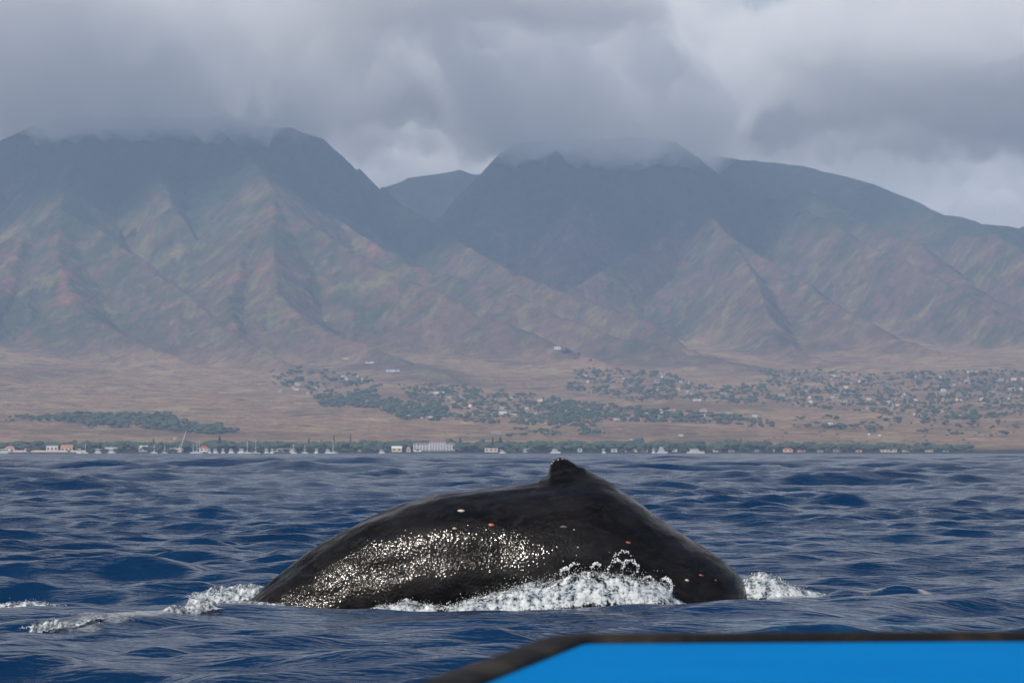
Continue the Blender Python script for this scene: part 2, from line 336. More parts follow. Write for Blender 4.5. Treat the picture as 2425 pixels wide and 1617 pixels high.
# ------------------------------------------------------------------ whale
prof = [(420, 1545), (480, 1500), (540, 1457), (601, 1413), (649, 1369), (709, 1325), (727, 1310), (762, 1286), (798, 1265), (828, 1250), (863, 1230), (917, 1209), (935, 1201), (977, 1188), (1036, 1173), (1084, 1164), (1155, 1154), (1215, 1148),
        (1260, 1143), (1300, 1138), (1350, 1132), (1400, 1130), (1433, 1138), (1463, 1155), (1492, 1173), (1522, 1194), (1552, 1220), (1597, 1250), (1641, 1280), (1686, 1307), (1716, 1330), (1745, 1355), (1764, 1385), (1778, 1425), (1790, 1480), (1805, 1560), (1825, 1680), (1850, 1820)]
WY = 35.4
D = np.array([at(a, b, WY) for a, b in prof])[:, [0, 2]]
# extend: tail flukes at the left end, head at the right end, both under water
D = np.vstack([[D[0] + (-2.2, -.55)], [D[0] + (-1.6, -.5)], [D[0] + (-.8, -.36)], D, [D[-1] + (.25, -.9)], [D[-1] + (.5, -1.7)]])
s0 = np.concatenate([[0], np.cumsum(np.hypot(*np.diff(D, axis=0).T))]); S = np.linspace(0, s0[-1], 760)
dx_ = np.interp(S, s0, D[:, 0]); dz_ = np.interp(S, s0, D[:, 1])
ker = np.hanning(17); ker /= ker.sum(); pad = lambda q: np.convolve(np.pad(q, 8, 'edge'), ker, 'valid')
dx_, dz_ = pad(dx_), pad(dz_)
kb = np.hanning(321); kb /= kb.sum(); sm = lambda q: np.convolve(np.pad(q, 160, 'reflect', reflect_type='odd'), kb, 'valid')
tx_, tz_ = np.gradient(sm(dx_)), np.gradient(sm(dz_)); l_ = np.hypot(tx_, tz_); nx_, nz_ = -tz_ / l_, tx_ / l_
ss = [0, .7, 1.4, 2.3, 3.2, 4.2, 5.2, 6.4, 7.6, 9.0, 10.5, s0[-1] - .6, s0[-1]]
rv = np.interp(S, ss, [.03, .05, .22, .42, .58, .74, .88, 1.0, 1.12, 1.12, 1.0, .5, .1]); rw = np.interp(S, ss, [1.5, 1.1, .2, .34, .5, .66, .8, .95, 1.1, 1.15, 1.05, .55, .12])
rv, rw = pad(rv), pad(rw)
NP = 128; ph = np.linspace(-np.pi, np.pi, NP, endpoint=False); ph = ph + .45 * np.sin(ph) * -1     # denser near the back
cp, sp = np.cos(ph), np.sin(ph)
wx_ = (dx_ - nx_ * rv)[:, None] + (nx_ * rv)[:, None] * cp; wz_ = (dz_ - nz_ * rv)[:, None] + (nz_ * rv)[:, None] * cp
lat = np.sign(sp) * np.abs(sp) ** .94
wy_ = WY + rw[:, None] * lat
# long soft swellings along the flank, back keel behind the fin
nn = .035 * fbm(S[:, None] * .55, ph[None, :] * 1.3, 3, 81) + .008 * fbm(S[:, None] * 3, ph[None, :] * 4, 3, 82) - .022 * np.exp(-((np.abs(ph)[None, :] - 1.25 - .05 * np.sin(S * 1.3)[:, None]) / .16) ** 2) * sstep(3.0, 4.2, S)[:, None] * sstep(8.6, 7.2, S)[:, None]
fade = (sstep(2, 3.5, S) * (1 - .75 * sstep(6.8, 7.8, S)))[:, None]
wx_ += nx_[:, None] * nn * cp * fade; wz_ += nz_[:, None] * nn * cp * fade; wy_ += nn * sp * fade
# dorsal fin: raised out of the back as part of the same skin
fin = [(1275, 1136), (1288, 1131), (1297, 1126), (1302, 1112), (1306, 1098), (1314, 1090), (1323, 1085), (1332, 1083), (1346, 1087), (1361, 1094), (1376, 1105), (1406, 1119), (1433, 1133), (1462, 1151)]
fp = np.array([at(a, b, WY) for a, b in fin])[:, [0, 2]]
ft = np.interp(dx_, fp[:, 0], fp[:, 1]); fh = np.where((dx_ > fp[0, 0]) & (dx_ < fp[-1, 0]), np.maximum(ft - dz_, 0), 0)
fh += .012 * np.maximum(perlin(S * 9, S * 0, 4), -.4) * (fh > .08)
wgt = np.exp(-(np.abs(wy_ - WY) / .19) ** 1.5) * (cp > .3)
wz_ += fh[:, None] * wgt; wx_ -= .012 * (fh[:, None] / .25) ** 2 * wgt
wy_ = wy_ + .19 * (wz_ - .4)                                    # rolled a little away from the viewer
vv = np.stack([wx_, wy_, wz_], -1).reshape(-1, 3)
i = np.arange(len(S) - 1)[:, None] * NP; j = np.arange(NP)[None, :]; j2 = (j + 1) % NP
ff = np.stack([i + j, i + NP + j, i + NP + j2, i + j2], -1).reshape(-1, 4)
m, t, p = new_mat('wet_whale_skin')
na = noise(t, 2.0, 6, .62, sc=(.7, 1, 1.5)); nb = noise(t, 11, 6, .7, sc=(.6, 1, 1))
c = mixc(t, rngmap(t, na, .42, .66), (.0022, .0021, .0024), (.0105, .0096, .0104)); c = mixc(t, rngmap(t, nb, .50, .72, 0, .8), c, (.021, .019, .020))
vo = nd(t, 'ShaderNodeTexVoronoi', Scale=2.6); t.links.new(nd(t, 'ShaderNodeTexCoord').outputs['Object'], vo.inputs['Vector'])
t.links.new(c, p.inputs['Base Color'])
t.links.new(rngmap(t, na, .35, .7, .45, .6), p.inputs['Roughness']); p.inputs['IOR'].default_value = 1.33; p.inputs['Specular IOR Level'].default_value = .08
b = bump(t, noise(t, 5, 2, .5), .03, .18); ob = nd(t, 'ShaderNodeTexCoord').outputs['Object']; sp_ = nd(t, 'ShaderNodeSeparateXYZ'); t.links.new(ob, sp_.inputs[0])
wet = math_(t, 'MULTIPLY', rngmap(t, math_(t, 'ADD', sp_.outputs['X'], math_(t, 'MULTIPLY', na, 1.2)), 2.0, .4), rngmap(t, math_(t, 'ADD', sp_.outputs['Z'], math_(t, 'MULTIPLY', na, .5)), 1.35, .95))
b = bump(t, math_(t, 'MULTIPLY', noise(t, 30, 1, .5), rngmap(t, wet, 0, 1, .15, 1)), .0112, .95, b)
t.links.new(b, p.inputs['Normal']); t.links.new(math_(t, 'MULTIPLY', rngmap(t, noise(t, 3.2, 5, .65, sc=(.35, 1, 1.6)), .38, .58, .12, .85), rngmap(t, nb, .3, .6, 1, .55)), p.inputs['Coat Weight']); p.inputs['Coat Roughness'].default_value = .095; p.inputs['Coat IOR'].default_value = 1.42; t.links.new(b, p.inputs['Coat Normal'])
whale = empty('whale', (0, WY, 0)); tag(whale, 'black humpbacked whale arching its wet back and small dorsal fin out of the sea', 'whale')
wv = vv - np.array([0, WY, 0])
body = obj('body', mesh_np('whale_body', wv, ff, [m]), whale)
def skin(px, py):                                                # point and normal on the near flank seen through a photo pixel
    e = at(px, py, 1.); sc_ = np.stack([vv[:, 0] / vv[:, 1], (vv[:, 2] - CAMH) / vv[:, 1]], -1)
    near = (np.broadcast_to(sp[None, :], wx_.shape).ravel() < -.05)
    dd = np.hypot(sc_[:, 0] - e[0], sc_[:, 1] - (e[2] - CAMH)) + (~near) * 9
    return vv[np.argmin(dd)] - np.array([0, WY, 0])
def disc(name, px, py, rx, rz, mat, th=.012, lab=None):
    p0 = skin(px, py); n_ = Vector((p0[0] * 0, -1, .45)).normalized(); a_ = Vector((1, 0, -.12)).normalized(); a_ = (a_ - n_ * a_.dot(n_)).normalized(); b_ = n_.cross(a_)
    vs_ = [Vector(p0) + n_ * th]; fs = []
    for ring, (kr, off) in enumerate(((.55, th * .8), (1, -.012))):
        for k in range(12):
            w = k * math.pi / 6; vs_.append(Vector(p0) + a_ * rx * kr * math.cos(w) * (1 + .15 * math.sin(3 * w + px)) + b_ * rz * kr * math.sin(w) + n_ * off)
    for k in range(12):
        k2 = (k + 1) % 12; fs += [[0, 1 + k, 1 + k2], [1 + k, 13 + k, 13 + k2, 1 + k2]]
    o = obj(name, mesh_np(name, vs_, fs, [mat]), whale)
    if lab: o['label'] = lab
pink = paint('scar_pink', (.36, .12, .075), .35, .3, 20); pale = paint('scar_pale', (.42, .36, .32), .4, .3, 20); grey = paint('scar_grey', (.09, .08, .08), .4, .3, 20)
for a_, b_, rx, rz, mt in ((1093, 1209, .05, .027, pale), (1163, 1246, .045, .026, pink), (1077, 1250, .035, .018, pale), (1488, 1283, .038, .017, pink), (1659, 1360, .035, .014, pink), (1625, 1375, .033, .022, pale), (1336, 1243, .055, .022, grey), (1360, 1255, .016, .012, pale), (1166, 1285, .024, .014, grey), (1696, 1373, .018, .012, pink), (960, 1258, .013, .01, pale), (1368, 1295, .016, .014, pale)):
    disc('scar', a_, b_, rx, rz, mt)
barn = paint('barnacle', (.55, .52, .46), .5, .2, 30)
for a_, b_ in ((1303, 1116), (1306, 1106), (1307, 1098), (1311, 1093), (1305, 1123), (1309, 1142), (1332, 1087), (1322, 1089), (1300, 1124), (1307, 1111)):
    p0 = at(a_, b_, WY + .19 * 1.25 - .05); r_ = random.uniform(.009, .014)
    mb = MB(); q = Vector(p0) - Vector((0, WY, 0))
    mb.tube([q + Vector((0, .06, 0)), q + Vector((0, .01, 0)), q + Vector((0, -.012, .004)), q + Vector((0, -.018, .006))], [r_, r_, r_ * .75, r_ * .3], 8)
    mb.build('barnacle', barn, whale, True)

# ------------------------------------------------------------------ tour boat in the foreground (only its corner is in view)
DZ = CAMH - .35                                                  # deck height
def dk(px, py): e = at(px, py, 1.); k = (DZ - CAMH) / (e[2] - CAMH); return (e[0] * k, k)
c0 = dk(1081, 1620); c1 = dk(1338, 1521); c2 = dk(2430, 1515)
dirL = np.array(c0) - np.array(c1); dirL /= np.hypot(*dirL); dirF = np.array(c2) - np.array(c1); dirF /= np.hypot(*dirF)
pA = np.array(c1) + dirL * 8.5; pC = np.array(c1) + dirF * 2.6
def rounded(rad):                                                # outline: left side, rounded corner, front edge
    a_ = np.array(c1) + dirL * rad; b_ = np.array(c1) + dirF * rad; cc = []
    for k in range(9):
        u = k / 8; cc.append((1 - u) ** 2 * a_ + 2 * u * (1 - u) * np.array(c1) + u * u * b_)
    return [pA] + [pA + (a_ - pA) * u for u in (.25, .5, .75)] + cc + [b_ + (pC - b_) * u for u in (.25, .5, .75, 1)] + [pC + np.array(dirL) * 8.5]
out = rounded(.06)
boat = empty('tour_boat', (1.2, 1.0, DZ)); tag(boat, 'blurred blue boat deck corner with black rubber rim in the foreground', 'boat')
off = np.array((1.2, 1.0, DZ))
bm_blue, t, p = new_mat('boat_blue')
t.links.new(mixc(t, rngmap(t, noise(t, 2.5, 4), .3, .7), (.0, .152, .43), (.0, .172, .48)), p.inputs['Base Color']); p.inputs['Roughness'].default_value = .9; p.inputs['Specular IOR Level'].default_value = .02
t.links.new(bump(t, noise(t, 180, 2), .002, .4), p.inputs['Normal'])
rub, t, p = new_mat('black_rubber')
t.links.new(mixc(t, rngmap(t, noise(t, 3.5, 5, .65, sc=(1, 1, 1)), .48, .68), (.008, .0075, .008), (.045, .035, .026)), p.inputs['Base Color']); p.inputs['Roughness'].default_value = .8; p.inputs['Specular IOR Level'].default_value = .12
n = len(out); vs_ = [(*q, DZ) for q in out] + [(*q, DZ - .02) for q in out]
vs_ = [np.array(q) - off for q in vs_]
obj('deck', mesh_np('deck', vs_, [list(range(n))[::-1], [n + k for k in range(n)]] + [[k, (k + 1) % n, n + (k + 1) % n, n + k] for k in range(n)], [bm_blue], False), boat)
inw = np.mean(out, axis=0); hv = []
for z_, sh in ((DZ - .025, 0), (DZ - .5, .06), (.5, .18), (-.5, .35)):
    for q in out: d_ = inw - q; hv.append(np.array((*(q + d_ / np.hypot(*d_) * sh), z_)) - off)
hf = [[r_ * n + k, r_ * n + (k + 1) % n, (r_ + 1) * n + (k + 1) % n, (r_ + 1) * n + k] for r_ in range(3) for k in range(n)] + [[3 * n + k for k in range(n)]]
obj('hull', mesh_np('hull', hv, hf, [bm_blue], False), boat)
mb = MB(); mb.tube([np.array((*q, DZ + .002)) - off for q in out], .042, 14); mb.v = [(q[0], q[1], q[2] * .38) for q in mb.v]; mb.build('rubber_rim', rub, boat, True)
# ------------------------------------------------------------------ white water round the whale
foamm, t, p = new_mat('white_water')
fa = nd(t, 'ShaderNodeAttribute', _attribute_name='edge'); es = nd(t, 'ShaderNodeSeparateColor'); t.links.new(fa.outputs['Color'], es.inputs[0])
n1_ = noise(t, 8, 7, .68, sc=(1.3, 1, .5)); n2_ = noise(t, 28, 4, .65)
mfo = rngmap(t, math_(t, 'ADD', n1_, math_(t, 'MULTIPLY', n2_, .5)), .60, .92)
t.links.new(mixc(t, mfo, (.12, .175, .23), (.66, .69, .72)), p.inputs['Base Color']); t.links.new(rngmap(t, mfo, 0, 1, .18, .6), p.inputs['Roughness'])
p.inputs['Subsurface Weight'].default_value = .15; p.inputs['Subsurface Radius'].default_value = (.03, .04, .05); p.inputs['IOR'].default_value = 1.33
t.links.new(bump(t, n2_, .007, .9, bump(t, n1_, .05, .8)), p.inputs['Normal'])
t.links.new(rngmap(t, math_(t, 'SUBTRACT', math_(t, 'ADD', n1_, math_(t, 'MULTIPLY', math_(t, 'SUBTRACT', n2_, .5), .9)), math_(t, 'MULTIPLY', es.outputs[0], .55)), .29, .50), p.inputs['Alpha'])
drop, t, p = new_mat('spray_drop')
p.inputs['Base Color'].default_value = (.8, .83, .85, 1); p.inputs['Roughness'].default_value = .2; p.inputs['IOR'].default_value = 1.33
t.links.new(mixc(t, noise(t, 6, 2), (.6, .66, .7), (.95, .95, .95)), p.inputs['Base Color'])
tt_ = (1 + 5 ** .5) / 2
ICO = np.array([(-1, tt_, 0), (1, tt_, 0), (-1, -tt_, 0), (1, -tt_, 0), (0, -1, tt_), (0, 1, tt_), (0, -1, -tt_), (0, 1, -tt_), (tt_, 0, -1), (tt_, 0, 1), (-tt_, 0, -1), (-tt_, 0, 1)]); ICO /= np.linalg.norm(ICO[0])
ICF = np.array([(0, 11, 5), (0, 5, 1), (0, 1, 7), (0, 7, 10), (0, 10, 11), (1, 5, 9), (5, 11, 4), (11, 10, 2), (10, 7, 6), (7, 1, 8), (3, 9, 4), (3, 4, 2), (3, 2, 6), (3, 6, 8), (3, 8, 9), (4, 9, 5), (2, 4, 11), (6, 2, 10), (8, 6, 7), (9, 8, 1)])
def blobs(P, Rd, jit=0., spin=6.28):                                        # many small rounded lumps as one array pair; Rd (n,3)
    n = len(P); v = ICO[None] * (1 + jit * rng.normal(0, 1, (n, 12, 1))); a = rng.uniform(0, spin, n); c, s_ = np.cos(a), np.sin(a)
    v = np.stack([v[..., 0] * c[:, None] - v[..., 1] * s_[:, None], v[..., 0] * s_[:, None] + v[..., 1] * c[:, None], v[..., 2]], -1)
    v = v * np.asarray(Rd)[:, None, :] + np.asarray(P)[:, None, :]
    return v.reshape(-1, 3), (ICF[None] + (np.arange(n) * 12)[:, None, None]).reshape(-1, 3)
def seaz(x, y):                                                  # sea height near a point
    r = np.clip(np.searchsorted(rows, y), 1, len(rows) - 1); c = np.clip(np.searchsorted(ctan, x / (y + A0)), 1, len(ctan) - 1); return sz[r, c]
def mound(name, prof_, yf, yb, label, drops, lump=.05, dropup=.10, back=.6):
    """ridge of churned water: prof_ gives its crest as photo column, row; it spans yf..yb in depth"""
    px = np.array([q[0] for q in prof_], float); pyt = np.array([q[1] for q in prof_], float)
    n = int((px[-1] - px[0]) * 5.2e-3 / .014); u = np.linspace(0, 1, n); X = np.interp(u, [0, 1], [px[0], px[-1]]); Yt = np.interp(X, px, pyt)
    ks = np.hanning(9); ks /= ks.sum(); Yt = np.convolve(np.pad(Yt, 4, 'edge'), ks, 'valid')
    yfn = yf(X) if callable(yf) else np.full(n, yf); ybn = yb(X) if callable(yb) else np.full(n, yb); ycn = yfn * .45 + ybn * .55
    PT = np.array([at(a, b, c) for a, b, c in zip(X, Yt, ycn)]); x = PT[:, 0]; top = PT[:, 2]
    z0 = np.array([seaz(a, b) for a, b in zip(x, ycn)]) - .05
    nv = 44; v = np.linspace(0, 1, nv)[:, None]
    h = np.maximum(top - z0, .02)[None, :]
    pr = np.sin(np.pi * np.clip(v, 0, 1)) ** .75
    Y = yfn[None, :] + v * (ybn - yfn)[None, :]; Xg = np.broadcast_to(x[None, :], Y.shape)
    Z = z0[None, :] + h * pr
    nz1 = fbm(Xg / .30, Y / .22, 3, 101); nz2 = fbm(Xg / .075, (Y + Z) / .075, 3, 103)
    Z = Z + pr * (lump * 1.3 * nz1 + lump * .45 * nz2) * np.minimum(1, h / .07); Yd = Y + lump * .8 * fbm(Xg / .09, Z / .09, 3, 105) * pr; Xd = Xg + lump * .35 * nz2 * pr
    ends = sstep(0, .06, u) * sstep(1, .94, u)
    Z = z0[None, :] + (Z - z0[None, :]) * (0.1 + .9 * ends[None, :])
    V_ = np.stack([Xd, Yd, Z], -1).reshape(-1, 3); F_ = grid_faces(nv, n)
    me = mesh_np(name, V_, F_, [foamm])
    e = np.clip(np.maximum(sstep(.75, 1.0, pr + 0 * h) * .28, sstep(.35, .0, pr + 0 * h)), 0, 1); vcol(me, 'edge', np.stack([e] * 3, -1).reshape(-1, 3))
    o = tag(obj(name, me), label, kind='stuff')
    if drops:
        k = rng.integers(0, n, drops); w = np.clip(h[0, k] / .5, .1, 1)
        up = rng.exponential(1, drops) * dropup * w - .02
        pos = np.stack([x[k] + rng.normal(0, .03, drops), ycn[k] + rng.normal(0, .10, drops), (top - .01)[k] + np.maximum(up, -.01)], -1)
        r_ = np.clip(rng.lognormal(-5.9, .4, drops), .002, .008); bv, bf = blobs(pos, np.stack([r_, r_, r_ * rng.uniform(.8, 1.7, drops)], -1), .1)
        s_ = obj('spray', mesh_np('spray', bv, bf, [drop]), o); s_['kind'] = 'stuff'
    return o
near = lambda X: np.interp(X, [1000, 1180, 1350, 1550, 1680, 1760], [33.6, 33.75, 33.75, 33.85, 34.2, 34.6])
far = lambda X: np.interp(X, [1000, 1180, 1350, 1550, 1680, 1760], [34.2, 34.5, 34.6, 34.7, 35.0, 35.3])
sp = mound('splash', [(1030, 1440), (1080, 1430), (1120, 1418), (1160, 1408), (1200, 1397), (1250, 1386), (1300, 1378), (1335, 1370), (1360, 1358), (1400, 1358), (1440, 1358), (1480, 1360), (1510, 1366), (1540, 1377), (1575, 1380), (1590, 1392), (1597, 1414), (1630, 1424), (1655, 1436), (1670, 1443)], near, far,
      'white churned splash thrown up along the flank of the whale', 2600, .034, .05)
# thin curling threads of thrown water above the splash
threads = []
for (cx_, cy_, rr, a0, a1, ph_) in ((1462, 1350, 20, 180, 20, 0), (1492, 1348, 20, 175, -20, 1), (1478, 1335, 26, 170, 40, 2), (1575, 1388, 17, 120, -40, 3), (1362, 1352, 16, 190, 60, 4), (1412, 1345, 10, 180, 20, 5), (1535, 1378, 12, 170, 10, 6), (1340, 1360, 14, 180, 70, 7)):
    for q in range(1 + int(ph_) % 2):
        yy_ = 34.15 + random.uniform(-.08, .12); pts = []
        for k in range(15):
            a_ = R(a0 + (a1 - a0) * k / 14); r_ = rr * (1 + .12 * math.sin(k * 1.7 + ph_ + q * 2) - .12 * q)
            pts.append(at(cx_ + r_ * math.cos(a_), cy_ - r_ * 1.15 * math.sin(a_), yy_ + .05 * math.sin(k * .5 + q)))
        threads.append((pts, [(.0035 * (1 + .3 * math.sin(k * .9 + ph_ * 3 + q)) + .002) for k in range(15)]))
tp = []; tr = []
for pts, rd in threads:                                          # each thread breaks up into a chain of drops of uneven size
    Q = np.array(pts); u_ = np.sort(rng.uniform(0, len(Q) - 1.001, 70)); k_ = u_.astype(int); P3 = Q[k_] + (Q[k_ + 1] - Q[k_]) * (u_ - k_)[:, None]
    tp.append(P3 + rng.normal(0, .007, P3.shape)); r3 = np.clip(rng.lognormal(-5.55, .5, 70), .0015, .009); tr.append(np.stack([r3 * 1.3, r3, r3 * 1.2], -1))
bv, bf = blobs(np.concatenate(tp), np.concatenate(tr), .15)
o = obj('water_thread', mesh_np('water_thread', bv, bf, [drop]), sp); o['kind'] = 'stuff'
mound('bow_wave', [(1728, 1412), (1745, 1396), (1765, 1370), (1785, 1358), (1805, 1355), (1828, 1360), (1850, 1373), (1880, 1388), (1920, 1399), (1960, 1405)], 34.9, 35.8, 'smooth white mound of water pushed up ahead of the whale', 350, .022, .03)
wf = lambda X: np.interp(X, [50, 540], [28.8, 31.8]); wb = lambda X: np.interp(X, [50, 540], [29.35, 32.3])
mound('wake_foam', [(55, 1482), (110, 1477), (136, 1470), (170, 1474), (235, 1466), (300, 1458), (380, 1446), (440, 1436), (480, 1424), (505, 1427), (530, 1438), (545, 1446)], wf, wb, 'rolling white wake crest trailing behind the whale', 1200, .055, .03)
mound('wake_foam', [(440, 1410), (470, 1404), (500, 1397), (540, 1391), (570, 1387), (600, 1384), (625, 1386), (640, 1396)], 35.6, 36.3, 'white foam behind the tail stock of the whale', 250, .04, .03)
mound('wake_foam', [(500, 1432), (540, 1424), (580, 1420), (620, 1424), (660, 1431), (720, 1439), (800, 1443)], 33.9, 34.4, 'low foam where the tail stock of the whale enters the water', 400, .03, .02)
mound('wake_foam', [(-40, 1440), (10, 1428), (60, 1422), (110, 1424), (150, 1432)], 33.2, 33.8, 'small white breaker at the far end of the wake', 200, .03, .02)
mound('wake_foam', [(880, 1436), (930, 1428), (960, 1420), (985, 1424), (1040, 1432)], 33.7, 34.1, 'short foam lip against the belly of the whale', 200, .03, .03)

# ------------------------------------------------------------------ trees
leaf, t, p = new_mat('dark_foliage')
t.links.new(mixc(t, rngmap(t, noise(t, .25, 4, .7), .3, .7), (.030, .050, .028), (.062, .085, .045)), p.inputs['Base Color']); p.inputs['Roughness'].default_value = .9
leaf2 = paint('pine_foliage', (.022, .042, .026), .9, .4, .6); palm_m = paint('palm_foliage', (.05, .08, .03), .7, .3, .6); bark = paint('bark', (.10, .075, .055), .9, .3, 2.)
def grove(name, pos, h, label):
    """a mass of trees too dense to pick apart: each crown is five uneven lumps"""
    n = len(pos); P = []; Rd = []
    for k in range(3):
        r_ = h * rng.uniform(.24, .42, n); ang = rng.uniform(0, 6.28, n); off_ = h * .32 * (k > 0)
        P.append(pos + np.stack([np.cos(ang) * off_, np.sin(ang) * off_, h * (rng.uniform(.35, .72, n) if k else .6)], -1)); Rd.append(np.stack([r_ * rng.uniform(1.1, 2.0, n), r_ * 1.2, r_ * rng.uniform(.6, .9, n)], -1))
    v, f = blobs(np.concatenate(P), np.concatenate(Rd), .16)
    return tag(obj(name, mesh_np(name, v, f, [leaf], False)), label, kind='stuff')
def in_poly(px, py, poly):
    c = np.zeros(len(px), bool); j = len(poly) - 1
    for i in range(len(poly)):
        xi, yi = poly[i]; xj, yj = poly[j]
        c ^= ((yi > py) != (yj > py)) & (px < (xj - xi) * (py - yi) / (yj - yi + 1e-9) + xi); j = i
    return c
def poly_points(poly, n, clump=.0, seed=0):
    xs = [q[0] for q in poly]; ys = [q[1] for q in poly]; px = rng.uniform(min(xs), max(xs), n * 6); py = rng.uniform(min(ys), max(ys), n * 6)
    k = in_poly(px, py, poly) & (fbm(px / 38, py / 9, 3, seed) > clump); return hit(px[k][:n], py[k][:n])
for poly, n, clump, hh, lab in (
    ([(112, 990), (160, 982), (300, 983), (392, 985), (430, 1000), (520, 1014), (562, 1022), (555, 1031), (420, 1026), (330, 1015), (210, 1012), (190, 1003), (130, 997)], 700, -.8, 6.5, 'dark grove on the dry fields behind the harbour'),
    ([(0, 992), (60, 986), (110, 988), (130, 1000), (60, 1000), (0, 1000)], 30, .0, 6, 'sparse scrub left of the dark grove behind the harbour'),
    ([(735, 942), (860, 928), (905, 945), (1000, 960), (1050, 972), (1060, 1000), (960, 995), (930, 985), (880, 968), (765, 966)], 760, -.35, 5.8, 'tree belt on the plain behind the tall sailboat'),
    ([(940, 912), (1050, 910), (1150, 925), (1300, 942), (1420, 960), (1420, 1012), (1250, 1008), (1100, 1000), (1000, 975)], 950, -.15, 5.6, 'broken woodland on the plain above the white hotel'),
    ([(1300, 952), (1420, 960), (1560, 972), (1700, 985), (1830, 1000), (1830, 1015), (1650, 1003), (1500, 1000), (1300, 1005)], 660, -.25, 5.6, 'tree belt crossing the plain above the whale fin'),
    ([(1800, 878), (2100, 882), (2430, 876), (2430, 985), (2200, 1000), (2050, 978), (1900, 965), (1800, 950)], 1500, -.2, 5.4, 'trees between the houses of the right hillside village'),
    ([(1360, 876), (1560, 880), (1640, 908), (1800, 915), (1810, 962), (1600, 948), (1500, 952), (1340, 925)], 760, -.1, 5.4, 'trees between the houses below the middle ridge'),
    ([(640, 880), (720, 872), (880, 895), (900, 915), (890, 938), (700, 935), (640, 915)], 170, .05, 7, 'trees around the houses at the foot of the left ridge'),
    ([(1200, 1016), (1400, 1018), (1440, 1030), (1300, 1034), (1200, 1036)], 70, .0, 6, 'low scrub between the fields right of the hotel'),
    ([(1880, 985), (2425, 1000), (2425, 1040), (2100, 1030), (1880, 1010)], 110, .25, 6, 'scattered scrub on the dry field at the right'),
    ([(1290, 815), (1350, 835), (1420, 860), (1330, 850)], 40, -.1, 7, 'trees round the lone white house on the ridge')):
    P_ = poly_points(poly, n, clump, int(poly[0][0])); grove('grove', P_, hh * np.clip(rng.lognormal(-.22, .38, len(P_)), .35, 1.7), lab)
n_ = 1000; bx_ = rng.uniform(-10, 2300, n_); by_ = rng.uniform(SHORE + 14, SHORE + 90, n_)
keep = (fbm(bx_ / 60, by_ / 50, 3, 7) > -.7) | (bx_ < 1500); keep &= ~((bx_ > 970) & (bx_ < 1084) & (by_ < SHORE + 48)); bx_, by_ = bx_[keep], by_[keep]
P_ = np.stack([(bx_ - CX) / F * by_, by_, ground((bx_ - CX) / F * by_, by_)], -1)
hb = rng.uniform(7.5, 12.5, len(P_)) * np.interp(bx_, [0, 1750, 1950, 2300], [1, 1, .85, .7]) * (1 + .25 * fbm(bx_ / 45, by_ / 400, 3, 8))
grove('shore_grove', P_, hb, 'continuous belt of dark trees along the shore')
fx_ = rng.uniform(-10, 2320, 260); fx_ = fx_[(fbm(fx_ / 70, fx_ * 0, 3, 12) > -.1) & ~((fx_ > 970) & (fx_ < 1085))]; fy_ = rng.uniform(SHORE + 4, SHORE + 9, len(fx_)); fX = (fx_ - CX) / F * fy_
grove('shore_shrubs', np.stack([fX, fy_, ground(fX, fy_)], -1), rng.uniform(2.2, 5.5, len(fx_)), 'low shrubs along the water edge in front of the shore buildings')
def base_at(px, d): x = (px - CX) / F * d; return (x, d, float(ground(np.array([x]), np.array([d]))[0]))
def lumps_mesh(pts, rad, jit=.2): return blobs(np.array(pts), np.array(rad), jit)
def conifer(px, ytop, wpx, label, d=None, group=None):
    d = d or SHORE + 45 + (px * 37 % 40); loc = base_at(px, d); h = at(px, ytop, d)[2] - loc[2]; w = wpx * d / F / 2
    e = empty('conifer', loc); tag(e, label, 'tree', group)
    mb = MB(); mb.tube([(0, 0, -.3), (0, 0, h * .5), (0, 0, h * .97)], [h * .018, h * .012, h * .004], 6); mb.build('trunk', bark, e)
    P = []; Q = []
    for k in range(26):
        f_ = .22 + .78 * k / 25; r_ = w * (1 - (f_ - .22) / .8) ** .6; a_ = k * 2.4
        P.append((math.cos(a_) * r_ * .5, math.sin(a_) * r_ * .5, h * f_ - h * .02)); Q.append((r_ * .7 + .15, r_ * .7 + .15, h * .035 + .15))
    v, f = lumps_mesh(P, Q); obj('crown', mesh_np('crown', v, f, [leaf2], False), e)
def round_tree(px, ytop, wpx, label, d=None, name='broadleaf_tree', group=None, mat=None):
    d = d or SHORE + 22; loc = base_at(px, d) if np.isscalar(d) else d; dd_ = loc[1]
    h = (at(px, ytop, dd_)[2] - loc[2]) if ytop else wpx * dd_ / F * .8; w = wpx * dd_ / F / 2
    e = empty(name, loc); tag(e, label, 'tree', group)
    mb = MB(); mb.tube([(0, 0, -.3), (0, 0, h * .3), (w * .1, 0, h * .6)], [h * .05, h * .035, h * .015], 6); mb.tube([(0, 0, h * .28), (-w * .4, 0, h * .55)], [h * .03, h * .012], 5); mb.build('trunk', bark, e)
    P = []; Q = []
    for k in range(22):
        a_ = k * 2.4; r_ = w * .78 * math.sqrt(k / 21); P.append((math.cos(a_) * r_, math.sin(a_) * r_, h * (.52 + .28 * math.sqrt(max(0, 1 - (r_ / w) ** 2)) * random.uniform(.5, 1.1)))); q = w * random.uniform(.24, .36); Q.append((q, q, q * .7))
    v, f = lumps_mesh(P, Q, .16); obj('crown', mesh_np('crown', v, f, [mat or leaf], False), e)
    return e
